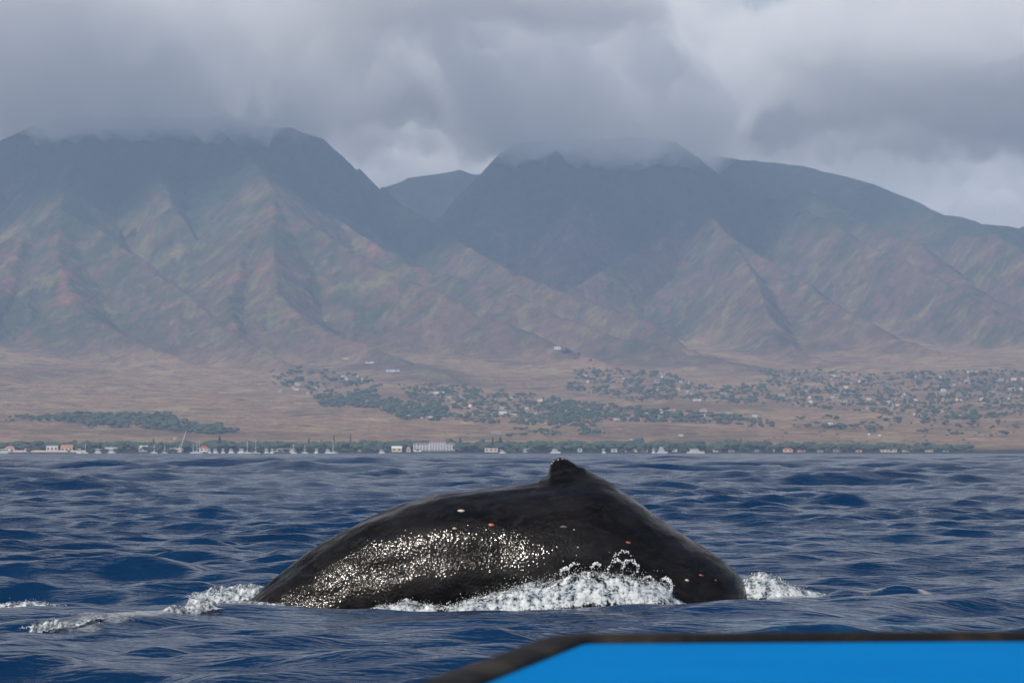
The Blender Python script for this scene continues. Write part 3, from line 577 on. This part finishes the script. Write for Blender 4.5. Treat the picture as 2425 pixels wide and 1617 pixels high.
for px, yt, w, lab in ((358, 1044, 5, 'slim dark conifer just left of a taller one by the harbour'), (364, 1036, 7, 'tall dark conifer above the harbour left of the crane'), (520, 1031, 15, 'broad pyramid conifer right of the red-roofed harbour house'),
    (732, 1034, 7, 'thick dark column tree left of the tall sailboat'), (746, 1045, 9, 'squat conifer beside the thick column tree'), (761, 1040, 5, 'thin conifer midway to the tall sailboat'), (791, 1029, 5, 'slender cypress right behind the mast of the tall sailboat'), (830, 1026, 5, 'tallest needle-thin cypress right of the tall sailboat'),
    (974, 1044, 8, 'short conifer at the left end of the white hotel'), (1090, 1036, 10, 'pointed conifer just right of the white hotel'), (1167, 1033, 8, 'left of two dark column trees right of the hotel'), (1185, 1032, 11, 'right and thicker of two dark column trees right of the hotel'), (1337, 1046, 8, 'tall tree above the small white yacht right of centre'), (1821, 1043, 5, 'thin conifer left of the red-roofed house on the right shore'), (1754, 1037, 7, 'pointed conifer left of the right-hand shore trees')):
    conifer(px, yt, w, lab)
for px, yt, w, lab in ((50, 1041, 38, 'large rounded tree at the far left shore'), (90, 1041, 34, 'rounded tree behind the low cream roofs at the far left'), (1103, 1047, 46, 'wide rounded tree right of the white hotel'), (2193, 1043, 24, 'tall rounded tree on the right shore'), (1655, 1048, 30, 'rounded tree behind the white ferry'), (1540, 1050, 34, 'rounded tree behind the white yacht with a tall bridge')):
    round_tree(px, yt, w, lab, SHORE + 34)
k_ = 0
for q in range(46):                                              # lone trees dotted over the dry field
    px = random.uniform(1830, 2420); py = random.uniform(1002, 1056); P1 = hit([px], [py])[0]
    round_tree(px, 0, random.uniform(5, 10), 'small dark tree standing alone on the dry field at the right', tuple(P1), 'field_tree', 'lone trees on the right field')
for q, px in enumerate((1136, 1955, 1972, 1990, 2004, 2017, 2032, 2052, 2140, 2160, 1905, 1925)):
    d = SHORE + 40 + q * 3; loc = base_at(px, d); h = random.uniform(8.5, 11.5)
    e = empty('palm_tree', loc); tag(e, 'small coconut palm rising above the right shore trees' if q else 'lone coconut palm right of the rounded tree by the hotel', 'palm', 'palms on the right shore' if q else None)
    mb = MB(); mb.tube([(0, 0, -.3), (.2, 0, h * .5), (.5, 0, h)], [.28, .2, .16], 6); mb.build('trunk', bark, e)
    mb = MB()
    for k in range(10):
        a_ = k * .628 + q; ca, sa = math.cos(a_), math.sin(a_); pts = [(.5 + ca * r_, sa * r_, h + z_) for r_, z_ in ((0, 0), (1.1, .6), (2.1, .4), (2.9, -.6))]
        for (a1, b1) in zip(pts[:-1], pts[1:]): mb.add([(a1[0] - sa * .3, a1[1] + ca * .3, a1[2] - .1), (a1[0] + sa * .3, a1[1] - ca * .3, a1[2] - .1), (b1[0] + sa * .22, b1[1] - ca * .22, b1[2] - .1), (b1[0] - sa * .22, b1[1] + ca * .22, b1[2] - .1), (a1[0], a1[1], a1[2] + .08), (b1[0], b1[1], b1[2] + .08)], [[0, 4, 5, 3], [4, 1, 2, 5]])
    mb.build('crown', palm_m, e)

# ------------------------------------------------------------------ buildings
W = dict(white=paint('white_wall', (.64, .63, .60)), cream=paint('cream_wall', (.60, .49, .34)), pink=paint('pinkish_wall', (.66, .50, .42)), grey=paint('grey_wall', (.34, .35, .37)), tan=paint('tan_wall', (.32, .26, .2)),
         red=paint('red_roof', (.42, .075, .05)), brown=paint('brown_roof', (.22, .10, .07)), rust=paint('rust_roof', (.40, .20, .12)), wroof=paint('white_roof', (.66, .66, .65)), groof=paint('grey_roof', (.24, .25, .26)), blue=paint('blue_roof', (.10, .25, .5)), green=paint('green_roof', (.40, .45, .26)), glass=paint('window_glass', (.03, .04, .055), .15), metal=paint('mast_metal', (.75, .75, .74), .4), dark=paint('dark_hull', (.03, .04, .07), .3))
def house(px0, px1, ytop, d, wall, roof, label, kind='hip', name='house', cat='house', group=None, dep=None, loc=None, nwin=None):
    s_ = d / F; w = (px1 - px0) * s_; lc = loc or base_at((px0 + px1) / 2, d); h = max(at((px0 + px1) / 2, ytop, d)[2] - lc[2], 2.6); dep = dep or min(w * .7, 12)
    e = empty(name, lc); tag(e, label, cat, group)
    hw = h * (.88 if kind == 'flat' else .62); x0, x1 = -w / 2, w / 2
    MB().box(x0, x1, -dep / 2, dep / 2, -1.0, hw).build('wall', W[wall], e)
    mb = MB(); ov = .35
    if kind == 'flat': mb.box(x0 - ov, x1 + ov, -dep / 2 - ov, dep / 2 + ov, hw, h)
    else: mb.gable(x0 - ov, x1 + ov, -dep / 2 - ov, dep / 2 + ov, hw + .003, h, hip=w * .25 if kind == 'hip' else 0)
    mb.build('roof', W[roof], e)
    k = nwin or max(1, int(w / 4.5))
    for i in range(k):
        xc = x0 + w * (i + .5) / k; ww = w / k * .24
        MB().box(xc - ww, xc + ww, -dep / 2 - .04, -dep / 2 + .1, hw * .35, hw * .78).build('window', W['glass'], e)
    return e
D0 = SHORE + 12
for a in ((13, 36, 1056, 'white', 'rust', 'white house with a reddish roof at the far left shore', 'hip'), (60, 80, 1057, 'cream', 'rust', 'cream house with a reddish roof under the rounded trees at left', 'hip'), (112, 139, 1055, 'white', 'wroof', 'long low white-roofed building left of the orange-roofed one', 'flat'),
    (146, 174, 1053, 'cream', 'rust', 'cream two-part building with a rusty orange roof on the left shore', 'gable'), (250, 279, 1059, 'white', 'wroof', 'white flat harbour building beside the left tree gap', 'flat'), (222, 246, 1062, 'white', 'red', 'low white building with a red roof patch on the left shore', 'gable'), (330, 350, 1055, 'grey', 'wroof', 'small pale-roofed shed below the slim conifers', 'gable'),
    (404, 434, 1061, 'cream', 'wroof', 'cream harbour building under the slanted crane', 'flat'), (474, 493, 1056, 'white', 'red', 'white harbour house with a bright red roof', 'hip'), (648, 702, 1061, 'white', 'groof', 'long white shed with a pale metal roof', 'hip'),
    (928, 952, 1056, 'cream', 'wroof', 'cream gabled house left of the hotel', 'gable'), (963, 972, 1058, 'cream', 'rust', 'small cream house between the gabled house and the hotel', 'hip'), (981, 998, 1063, 'white', 'groof', 'low white building in front of the hotel left wing', 'flat'),
    (1148, 1179, 1061, 'pink', 'wroof', 'open flat-roofed pavilion right of the hotel', 'flat'), (1238, 1258, 1061, 'white', 'groof', 'small white house left of the whale fin', 'gable'), (1447, 1461, 1062, 'white', 'groof', 'small white house right of the whale fin', 'gable'), (1480, 1497, 1060, 'cream', 'wroof', 'pale-roofed house left of the red-roofed pair', 'hip'),
    (1497, 1515, 1063, 'white', 'rust', 'left and paler of two red-roofed shore houses', 'hip'), (1514, 1533, 1062, 'cream', 'red', 'right and redder of two red-roofed shore houses', 'hip'), (1590, 1603, 1061, 'white', 'wroof', 'square white building right of the tall yacht', 'flat'), (1854, 1876, 1060, 'cream', 'red', 'red-roofed cream house on the right shore', 'hip'),
    (2085, 2122, 1064, 'cream', 'wroof', 'long low cream building on the right shore', 'flat'), (2190, 2208, 1065, 'cream', 'rust', 'low cream house under the tall rounded tree at right', 'hip'), (1368, 1378, 1061, 'white', 'groof', 'tiny white house half hidden in shore trees', 'gable')):
    house(a[0], a[1], a[2], D0 + (a[0] * 13 % 7), a[3], a[4], a[5], a[6])
for i, px in enumerate((1832, 1894, 1903, 1941, 1978, 1986, 2033, 2141, 2150, 2239, 852, 1216, 1694, 1703, 1731, 1792)):
    w = 5 + (i * 7) % 11; house(px - w / 2, px + w / 2, 1063 + (i * 5 % 4), D0 + 2, ('tan', 'cream', 'pink', 'grey', 'white')[i * 7 % 5], ('groof', 'rust', 'brown', 'red', 'groof')[i * 3 % 5], 'tiny low beach house half hidden under the shore trees', 'hip', group='tiny beach houses', nwin=1)
# sea wall
e = empty('sea_wall', base_at(100, SHORE + 5)); tag(e, 'low pale sea wall along the far left shore', 'wall'); L_ = 205 * D0 / F
for i in range(12): MB().box(-L_ / 2 + L_ * i / 12 + .06, -L_ / 2 + L_ * (i + 1) / 12 - .06, -.4, .4, -2, 2.2 + .1 * (i % 3)).build('wall_section', W['pink'], e)
# hotel
HD = SHORE + 24; s_ = HD / F; hl = base_at(1028, HD)
W['hotel'] = paint('hotel_white', (.80, .79, .77)); hotel = empty('hotel', hl); tag(hotel, 'white multi-storey hotel with rows of balconies on the shore', 'hotel')
for (xa, xb, yt, fl) in ((979, 1016, 1049, 4), (1016.5, 1056, 1044, 5), (1056.5, 1077, 1049, 4)):
    x0, x1 = (xa - 1028) * s_, (xb - 1028) * s_; H = at(1028, yt, HD)[2] - hl[2]; fh_ = (H - 1.0) / fl
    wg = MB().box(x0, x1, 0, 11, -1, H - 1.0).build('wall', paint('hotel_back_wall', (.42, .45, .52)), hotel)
    MB().gable(x0 - .5, x1 + .5, -1.4, 11.5, H - .98, H + .5, hip=2).build('roof', W['brown'], hotel)
    for k in range(fl):
        b_ = MB().box(x0, x1, -1.3, -.003, k * fh_ + fh_ * .98 - .3, k * fh_ + fh_ * .98 + .55 if k < fl - 1 else k * fh_ + fh_ * .98).build('balcony', W['hotel'], hotel)
        nb_ = int((x1 - x0) / 3.3)
        for i in range(nb_ + 1):
            xx = x0 + (x1 - x0 - .4) * i / nb_; MB().box(xx, xx + .4, -1.27, -.004, k * fh_ + .26, k * fh_ + fh_ * .98 - .303).build('balcony_divider', W['hotel'], b_)
            if i < nb_: MB().box(xx + .7, xx + (x1 - x0) / nb_ - .4, -.06, .1, k * fh_ + .5, k * fh_ + fh_ * .72).build('window', W['glass'], b_)
# houses on the plain and slopes, each where the sight line meets the land
def slope_house(px0, px1, py, hpx, wall, roof, label, kind='gable', group=None, cat='house', name='house'):
    P1 = hit([(px0 + px1) / 2], [py])[0]; d = P1[1]
    return house(px0, px1, py - hpx, d, wall, roof, label, kind, name, cat, group, None, tuple(P1), 2)
for a in ((811, 826, 852, 5, 'cream', 'cream', 'cream house alone on the lower slope of the red ridge', 'flat'), (866, 895, 860, 4, 'white', 'groof', 'long white house on the slope right of the cream one', 'flat'), (915, 946, 879, 5, 'white', 'blue', 'long house with a blue roof below the ridge foot', 'gable'),
    (1017, 1052, 932, 5, 'white', 'wroof', 'long white school-like building among trees above the hotel', 'flat'), (954, 988, 987, 4, 'white', 'wroof', 'left of two long white sheds on the plain', 'gable'), (993, 1056, 990, 4, 'white', 'wroof', 'right and longer of two long white sheds on the plain', 'gable'), (1163, 1247, 984, 4, 'cream', 'wroof', 'very long cream shed on the plain above the pavilion', 'gable'),
    (1453, 1518, 995, 4, 'pink', 'pink', 'long pinkish shed on the plain above the whale fin', 'gable'), (1563, 1600, 972, 4, 'cream', 'rust', 'arched rust-roofed barn at the field edge', 'hip'), (1573, 1606, 1000, 5, 'tan', 'rust', 'rusty barn below the arched one', 'hip'), (1635, 1657, 933, 4, 'green', 'green', 'long greenish roof among the middle trees', 'flat'),
    (1641, 1650, 949, 4, 'white', 'wroof', 'left of a close pair of bright white houses', 'gable'), (1652, 1660, 949, 4, 'white', 'wroof', 'right of a close pair of bright white houses', 'gable'), (1607, 1618, 1033, 5, 'white', 'wroof', 'white block alone on the field above the ferry', 'flat'), (1491, 1497, 1044, 5, 'white', 'wroof', 'tiny white cube just above the shore trees', 'flat'),
    (1781, 1793, 987, 4, 'white', 'wroof', 'white house at the right end of the tree belt', 'gable'), (1961, 1971, 1006, 5, 'white', 'wroof', 'bright white shed on the dry field at right', 'gable'), (1312, 1328, 827, 6, 'white', 'wroof', 'lone white house high on the middle ridge', 'hip'), (2290, 2312, 882, 3, 'white', 'wroof', 'long white roof high at the right foothills', 'flat'),
    (2055, 2060, 1031, 4, 'white', 'wroof', 'left of two white specks on the right field', 'gable'), (2080, 2086, 1034, 4, 'white', 'wroof', 'right of two white specks on the right field', 'gable'), (410, 417, 1040, 5, 'cream', 'wroof', 'small pale tank-like house on the field behind the crane', 'flat'), (1164, 1186, 1026, 4, 'grey', 'groof', 'low grey barn on the field right of the hotel', 'gable')):
    slope_house(*a)
hr = random.Random(3)
for poly, n, lab, grp in (([(1830, 892), (2100, 895), (2425, 895), (2425, 982), (2220, 992), (2050, 972), (1830, 948)], 64, 'tiny pale-roofed house among the trees of the right hillside village', 'right hillside village'), ([(1370, 884), (1560, 884), (1700, 915), (1800, 925), (1700, 940), (1500, 930), (1380, 905)], 26, 'tiny house among the trees below the middle ridge', 'houses below the middle ridge'),
    ([(650, 908), (720, 905), (770, 920), (760, 936), (660, 930)], 10, 'tiny white house in the cluster at the left end of the tree belt', 'left cluster'), ([(800, 893), (870, 893), (885, 912), (830, 912)], 10, 'tiny white house in the cluster below the red ridge foot', 'cluster below the red ridge'), ([(950, 925), (1150, 935), (1400, 965), (1400, 1000), (1150, 985), (960, 950)], 22, 'tiny house in the woodland above the hotel', 'woodland houses'), ([(1500, 962), (1800, 985), (1800, 1005), (1500, 990)], 12, 'tiny house along the tree belt above the ferry', 'tree belt houses')):
    xs = [q[0] for q in poly]; ys = [q[1] for q in poly]; c_ = 0
    while c_ < n:
        px, py = hr.uniform(min(xs), max(xs)), hr.uniform(min(ys), max(ys))
        if not in_poly(np.array([px]), np.array([py]), poly)[0]: continue
        c_ += 1; P1 = hit([px], [py])[0]; w = hr.choice((4, 4, 5, 6, 8, 12)) * hr.uniform(.7, 1.1); dp = hr.uniform(4, 6); h = hr.uniform(2.4, 3.4); m_ = MB().box(-w / 2, w / 2, -dp / 2, dp / 2, -3.5, h * .6); nf = len(m_.f); m_.gable(-w / 2 - .4, w / 2 + .4, -dp / 2 - .4, dp / 2 + .4, h * .6 + .003, h, w * .2)
        me = mesh_np('house', m_.v, m_.f, [W[hr.choice(['tan', 'cream', 'tan', 'grey', 'grey', 'white'])], W[hr.choice(['wroof', 'groof', 'groof', 'rust', 'brown', 'groof', 'brown', 'green', 'rust'])]], False, [0] * nf + [1] * (len(m_.f) - nf))
        o = obj('house', me, None, (P1[0], P1[1], P1[2] + 2.2)); o.rotation_euler.z = hr.uniform(-.4, .4); tag(o, lab, 'house', grp)

# ------------------------------------------------------------------ boats at the shore
def hull_mesh(mb, L, B, Hh):                                     # bow to +x, sheer rising forward
    st = []; n = 9
    for i in range(n):
        u = i / (n - 1); b = B / 2 * min(1, 1.25 * (1 - u) ** .55 if u > .55 else 1) * (.82 + .18 * min(1, u * 3)); zt = Hh * (.75 + .35 * u * u); x = -L / 2 + L * u
        st.append([(x, -max(b, .02), zt), (x - (0 if u < .9 else .3), -max(b * .72, .01), -.3), (x - (0 if u < .9 else .3), max(b * .72, .01), -.3), (x, max(b, .02), zt)])
    v = [q for r_ in st for q in r_]; f = []
    for i in range(n - 1):
        for k in range(4): f.append([i * 4 + k, i * 4 + (k + 1) % 4, (i + 1) * 4 + (k + 1) % 4, (i + 1) * 4 + k])
    f += [[3, 2, 1, 0], [(n - 1) * 4 + k for k in range(4)]]; return mb.add(v, f)
def wloc(px, d): return ((px - CX) / F * d, d, .12)
def sailboat(px, ytop, label, d, L=10, rz=.0, mat='white', group=None):
    e = empty('sailboat', wloc(px, d), rz); tag(e, label, 'boat', group); H = at(px, ytop, d)[2] - .1
    hull_mesh(MB(), L, L * .28, 1.2).build('hull', W[mat], e); c_ = MB().box(-L * .18, L * .2, -L * .08, L * .08, 1.0, 1.75).build('cabin', W['white'], e)
    MB().box(-L * .14, L * .16, -L * .08 - .03, L * .08 + .03, 1.3, 1.55).build('window', W['glass'], c_)
    MB().tube([(L * .05, 0, .8), (L * .05, 0, H)], [.26, .2], 6).build('mast', W['metal'], e); MB().tube([(L * .05, 0, 2.3), (-L * .38, 0, 2.2)], [.22, .14], 6).build('boom', W['white'], e)
    mb = MB(); mb.tube([(L * .05, 0, H - .1), (L * .48, 0, 1.2)], .025, 4); mb.tube([(L * .05, 0, H - .1), (-L * .48, 0, 1.0)], .025, 4); mb.build('stay', W['metal'], e)
def motorboat(px0, px1, ytop, label, d, group=None, name='motorboat', decks=1, rz=0, trim='glass', roof='white'):
    L = (px1 - px0) * d / F; e = empty(name, wloc((px0 + px1) / 2, d), rz); tag(e, label, 'boat', group); H = max(at(px0, ytop, d)[2] - .1, 2.0); hh = min(H * .4, L * .16 + .3)
    hull_mesh(MB(), L, min(L * .3, 5), hh).build('hull', W['white'], e); z = hh * .78; b = min(L * .3, 5) * .36
    for k in range(decks):
        hk = (H - hh * .78) / (decks + .35 * (decks > 1)); xa, xb = -L * (.34 - .05 * k), L * (.22 - .10 * k)
        c_ = MB().add([(xa, -b, z), (xb + L * .05, -b, z), (xb + L * .05, b, z), (xa, b, z), (xa, -b * .9, z + hk), (xb - L * .02, -b * .9, z + hk), (xb - L * .02, b * .9, z + hk), (xa, b * .9, z + hk)], [[0, 1, 5, 4], [1, 2, 6, 5], [2, 3, 7, 6], [3, 0, 4, 7], [4, 5, 6, 7]]).build('cabin', W['white'], e)
        MB().box(xa + L * .03, xb, -b - .02, b + .02, z + hk * .45, z + hk * .8).build('window', W[trim], c_); z += hk + .002
    MB().box(-L * .36, L * .14, -b, b, z, z + .14).build('cabin_roof', W[roof], e); MB().tube([(-L * .1, 0, z), (-L * .12, 0, z + H * .18)], .06, 5).build('antenna', W['metal'], e)
S0 = SHORE - 14
for px, yt, lab, L in ((202, 1051, 'sailboat moored off the left end of the harbour', 9), (365, 1053, 'sailboat below the slim dark conifers', 9), (390, 1055, 'short-masted sailboat left of the crane', 8), (459, 1048, 'leftmost of three close sailboats by the red-roofed harbour house', 9), (466, 1045, 'middle of three close sailboats by the red-roofed harbour house', 10), (472, 1042, 'rightmost and tallest of three close sailboats by the red-roofed house', 10),
    (585, 1044, 'left of two tall-masted sailboats left of the long white shed', 11), (605, 1041, 'right and taller of two sailboats left of the long white shed', 12), (696, 1052, 'sailboat at the right end of the long white shed', 8), (722, 1053, 'sailboat below the thick dark column tree', 8), (790, 1042, 'largest white sailboat with a tall mast left of centre', 12)):
    sailboat(px, yt, lab, S0 + (px % 5) - 3, L, random.choice((.15, -.2, 3.0)))
for px, w in ((188, 12), (233, 17), (265, 18), (497, 9), (511, 15), (529, 11), (571, 17), (632, 13), (644, 9), (749, 11), (1548, 11), (1430, 10), (10, 22)):
    motorboat(px - w / 2, px + w / 2, 1063, 'small white motorboat moored along the harbour front', S0 + 4 - (px % 6), 'small moored motorboats', 'motorboat', 1, random.choice((.1, 3.0)))
motorboat(541, 556, 1063, 'small boat with a red cover in the harbour', S0 - 2, roof='red'); motorboat(769, 786, 1062, 'white motor yacht just left of the largest sailboat', S0, None, 'yacht', 2); motorboat(897, 912, 1065, 'small white boat alone left of the cream gabled house', S0)
motorboat(1182, 1198, 1066, 'small white boat right of the pavilion', S0); motorboat(1303, 1328, 1062, 'white yacht above the left side of the whale fin', S0 - 4, None, 'yacht', 2); motorboat(1555, 1581, 1056, 'white yacht with a tall bridge left of the ferry', S0 - 4, None, 'yacht', 3); motorboat(1626, 1668, 1061, 'long white passenger ferry with a raised stern deck', S0 - 12, None, 'ferry', 2)
# harbour crane
e = empty('harbour_crane', base_at(426, SHORE + 8)); tag(e, 'slanted pale crane boom standing over the harbour', 'crane'); k = (SHORE + 8) / F
MB().box(-2.4, 2.4, -1.5, 1.5, -1, 1.2).build('base', W['white'], e); MB().box(-1.3, 1.5, -1.1, 1.1, 1.203, 3.6).build('cab', W['cream'], e)
MB().tube([(-.4, 0, 3.5), (-.4, 0, 7.2)], .32, 6).build('mast', W['metal'], e)
bt = Vector((15 * k, 0, 49 * k)); b0 = Vector((.6, 0, 3.4)); mb = MB()
for dx in (-.38, .38):
    for dy in (-.38, .38): mb.tube([b0 + Vector((dx, dy, 0)), bt + Vector((dx * .5, dy * .5, 0))], .13, 5)
for i in range(14):
    a_ = b0.lerp(bt, i / 14); b_ = b0.lerp(bt, (i + 1) / 14); sg = (-1) ** i; mb.tube([a_ + Vector((-.36 * sg, -.36, 0)), b_ + Vector((.36 * sg, -.36, 0))], .09, 4); mb.tube([a_ + Vector((-.36 * sg, .36, 0)), b_ + Vector((.36 * sg, .36, 0))], .09, 4)
mb.build('boom', W['metal'], e); MB().tube([(-.4, 0, 7.1), tuple(bt)], .05, 4).build('stay', W['metal'], e)
# ------------------------------------------------------------------ cloud bank above the summits
ux = np.concatenate([np.arange(-4600, -2300, 90.), np.arange(-2300, 2300, 32.), np.arange(2300, 4601, 90.)]); uy = np.concatenate([np.arange(6450, 9000, 30.), np.arange(9000, 13501, 65.)])
ax, ay = np.meshgrid(ux, uy)
wx = ax + 260 * fbm(ax / 800, ay / 800, 5, 90, .6); wy = ay + 260 * fbm(ax / 800, ay / 800, 5, 91, .6)
cov = fbm(wx / 1500, wy / 1500, 6, 92, .55); bil = np.abs(fbm(wx / 520, wy / 420, 5, 93, .6)); fine = fbm(wx / 190, wy / 150, 4, 94, .65)
front = np.interp(ax, [-4600, -1450, -880, -500, -172, 100, 350, 480, 700, 900, 1500, 4600], [6900, 6850, 7050, 7000, 6800, 7150, 7400, 7850, 7950, 8100, 8200, 8200])
edge = sstep(-160, 330, ay - front + 150 * fbm(ax / 420, ay / 420, 4, 95, .5)) * sstep(-230, -60, ay - front)
hole = np.clip(np.exp(-((wx + 420) / 500) ** 2 - ((wy - 10000) / 700) ** 2), 0, 1)
thick = np.clip((.8 + .75 * cov) * 420 * edge * (1 - .9 * hole) + 110 * fine * edge, 0, None) * sstep(13450, 13000, ay) * sstep(4550, 4200, np.abs(ax))
for _ in range(3): thick[1:-1, 1:-1] = (thick[1:-1, 1:-1] * 2 + thick[:-2, 1:-1] + thick[2:, 1:-1] + thick[1:-1, :-2] + thick[1:-1, 2:]) / 6
thick[thick < 42] = 0
base = 1068 + 150 * np.clip(bil, 0, 1.2) * edge * sstep(7000, 8400, ay) + 45 * bil + 30 * (fine + .8) + 60 * (1 - edge)
lx = ax + 150 * fbm(ax / 260, ay / 260, 4, 96, .6); ly = ay + 120 * fbm(ax / 260, ay / 260, 4, 97, .6)
low = sstep(-1600, -1300, lx) * sstep(-400, -680, lx) * sstep(7100, 7500, ly) + sstep(-260, 20, lx) * sstep(860, 480, lx) * sstep(7600, 8000, ly)
low = low * sstep(9300, 8900, ay)
base = np.maximum(base, 1064); base = base + (842 + 42 * np.clip(fine, -.6, 1.2) + 40 * bil - base) * np.clip(low, 0, 1)
thick = np.where(thick > 0, np.maximum(thick, np.clip(low, 0, 1) * (1180 + 60 * fine - base)), 0); top = base + thick
V = np.concatenate([np.stack([ax, ay, base], -1).reshape(-1, 3), np.stack([ax, ay, top], -1).reshape(-1, 3)])
nr, nc = ax.shape; gf = grid_faces(nr, nc); N_ = nr * nc
fl = thick.ravel() > 0; up = np.where(fl, np.arange(N_) + N_, np.arange(N_)); live = fl[gf].any(1); gf = gf[live]     # closed lens shapes: top and base share their rim
Fc = np.concatenate([gf[:, ::-1], up[gf]])
def volmat(name, density, color, aniso=0.):
    m = bpy.data.materials.new(name); m.use_nodes = True; t = m.node_tree; t.nodes.clear()
    o = t.nodes.new('ShaderNodeOutputMaterial'); v = t.nodes.new('ShaderNodeVolumePrincipled')
    v.inputs['Color'].default_value = (*color, 1); v.inputs['Density'].default_value = density; v.inputs['Anisotropy'].default_value = aniso
    t.links.new(v.outputs[0], o.inputs['Volume']); return m
me = mesh_np('cloud', V, Fc, [volmat('cloud_vapour', .0054, (1, 1, 1), .0)], True)
tag(obj('cloud', me), 'grey cloud bank resting on the mountain summits', kind='stuff')
# ------------------------------------------------------------------ haze: the sea air between camera and mountains
mb = MB(); mb.box(-5600, 5600, -80, 11600, -6, 1060)
hz = mb.build('haze', volmat('sea_haze', 8.3e-5, (.50, .69, 1.0), .0)); tag(hz, 'pale blue sea haze veiling the mountains', kind='stuff')
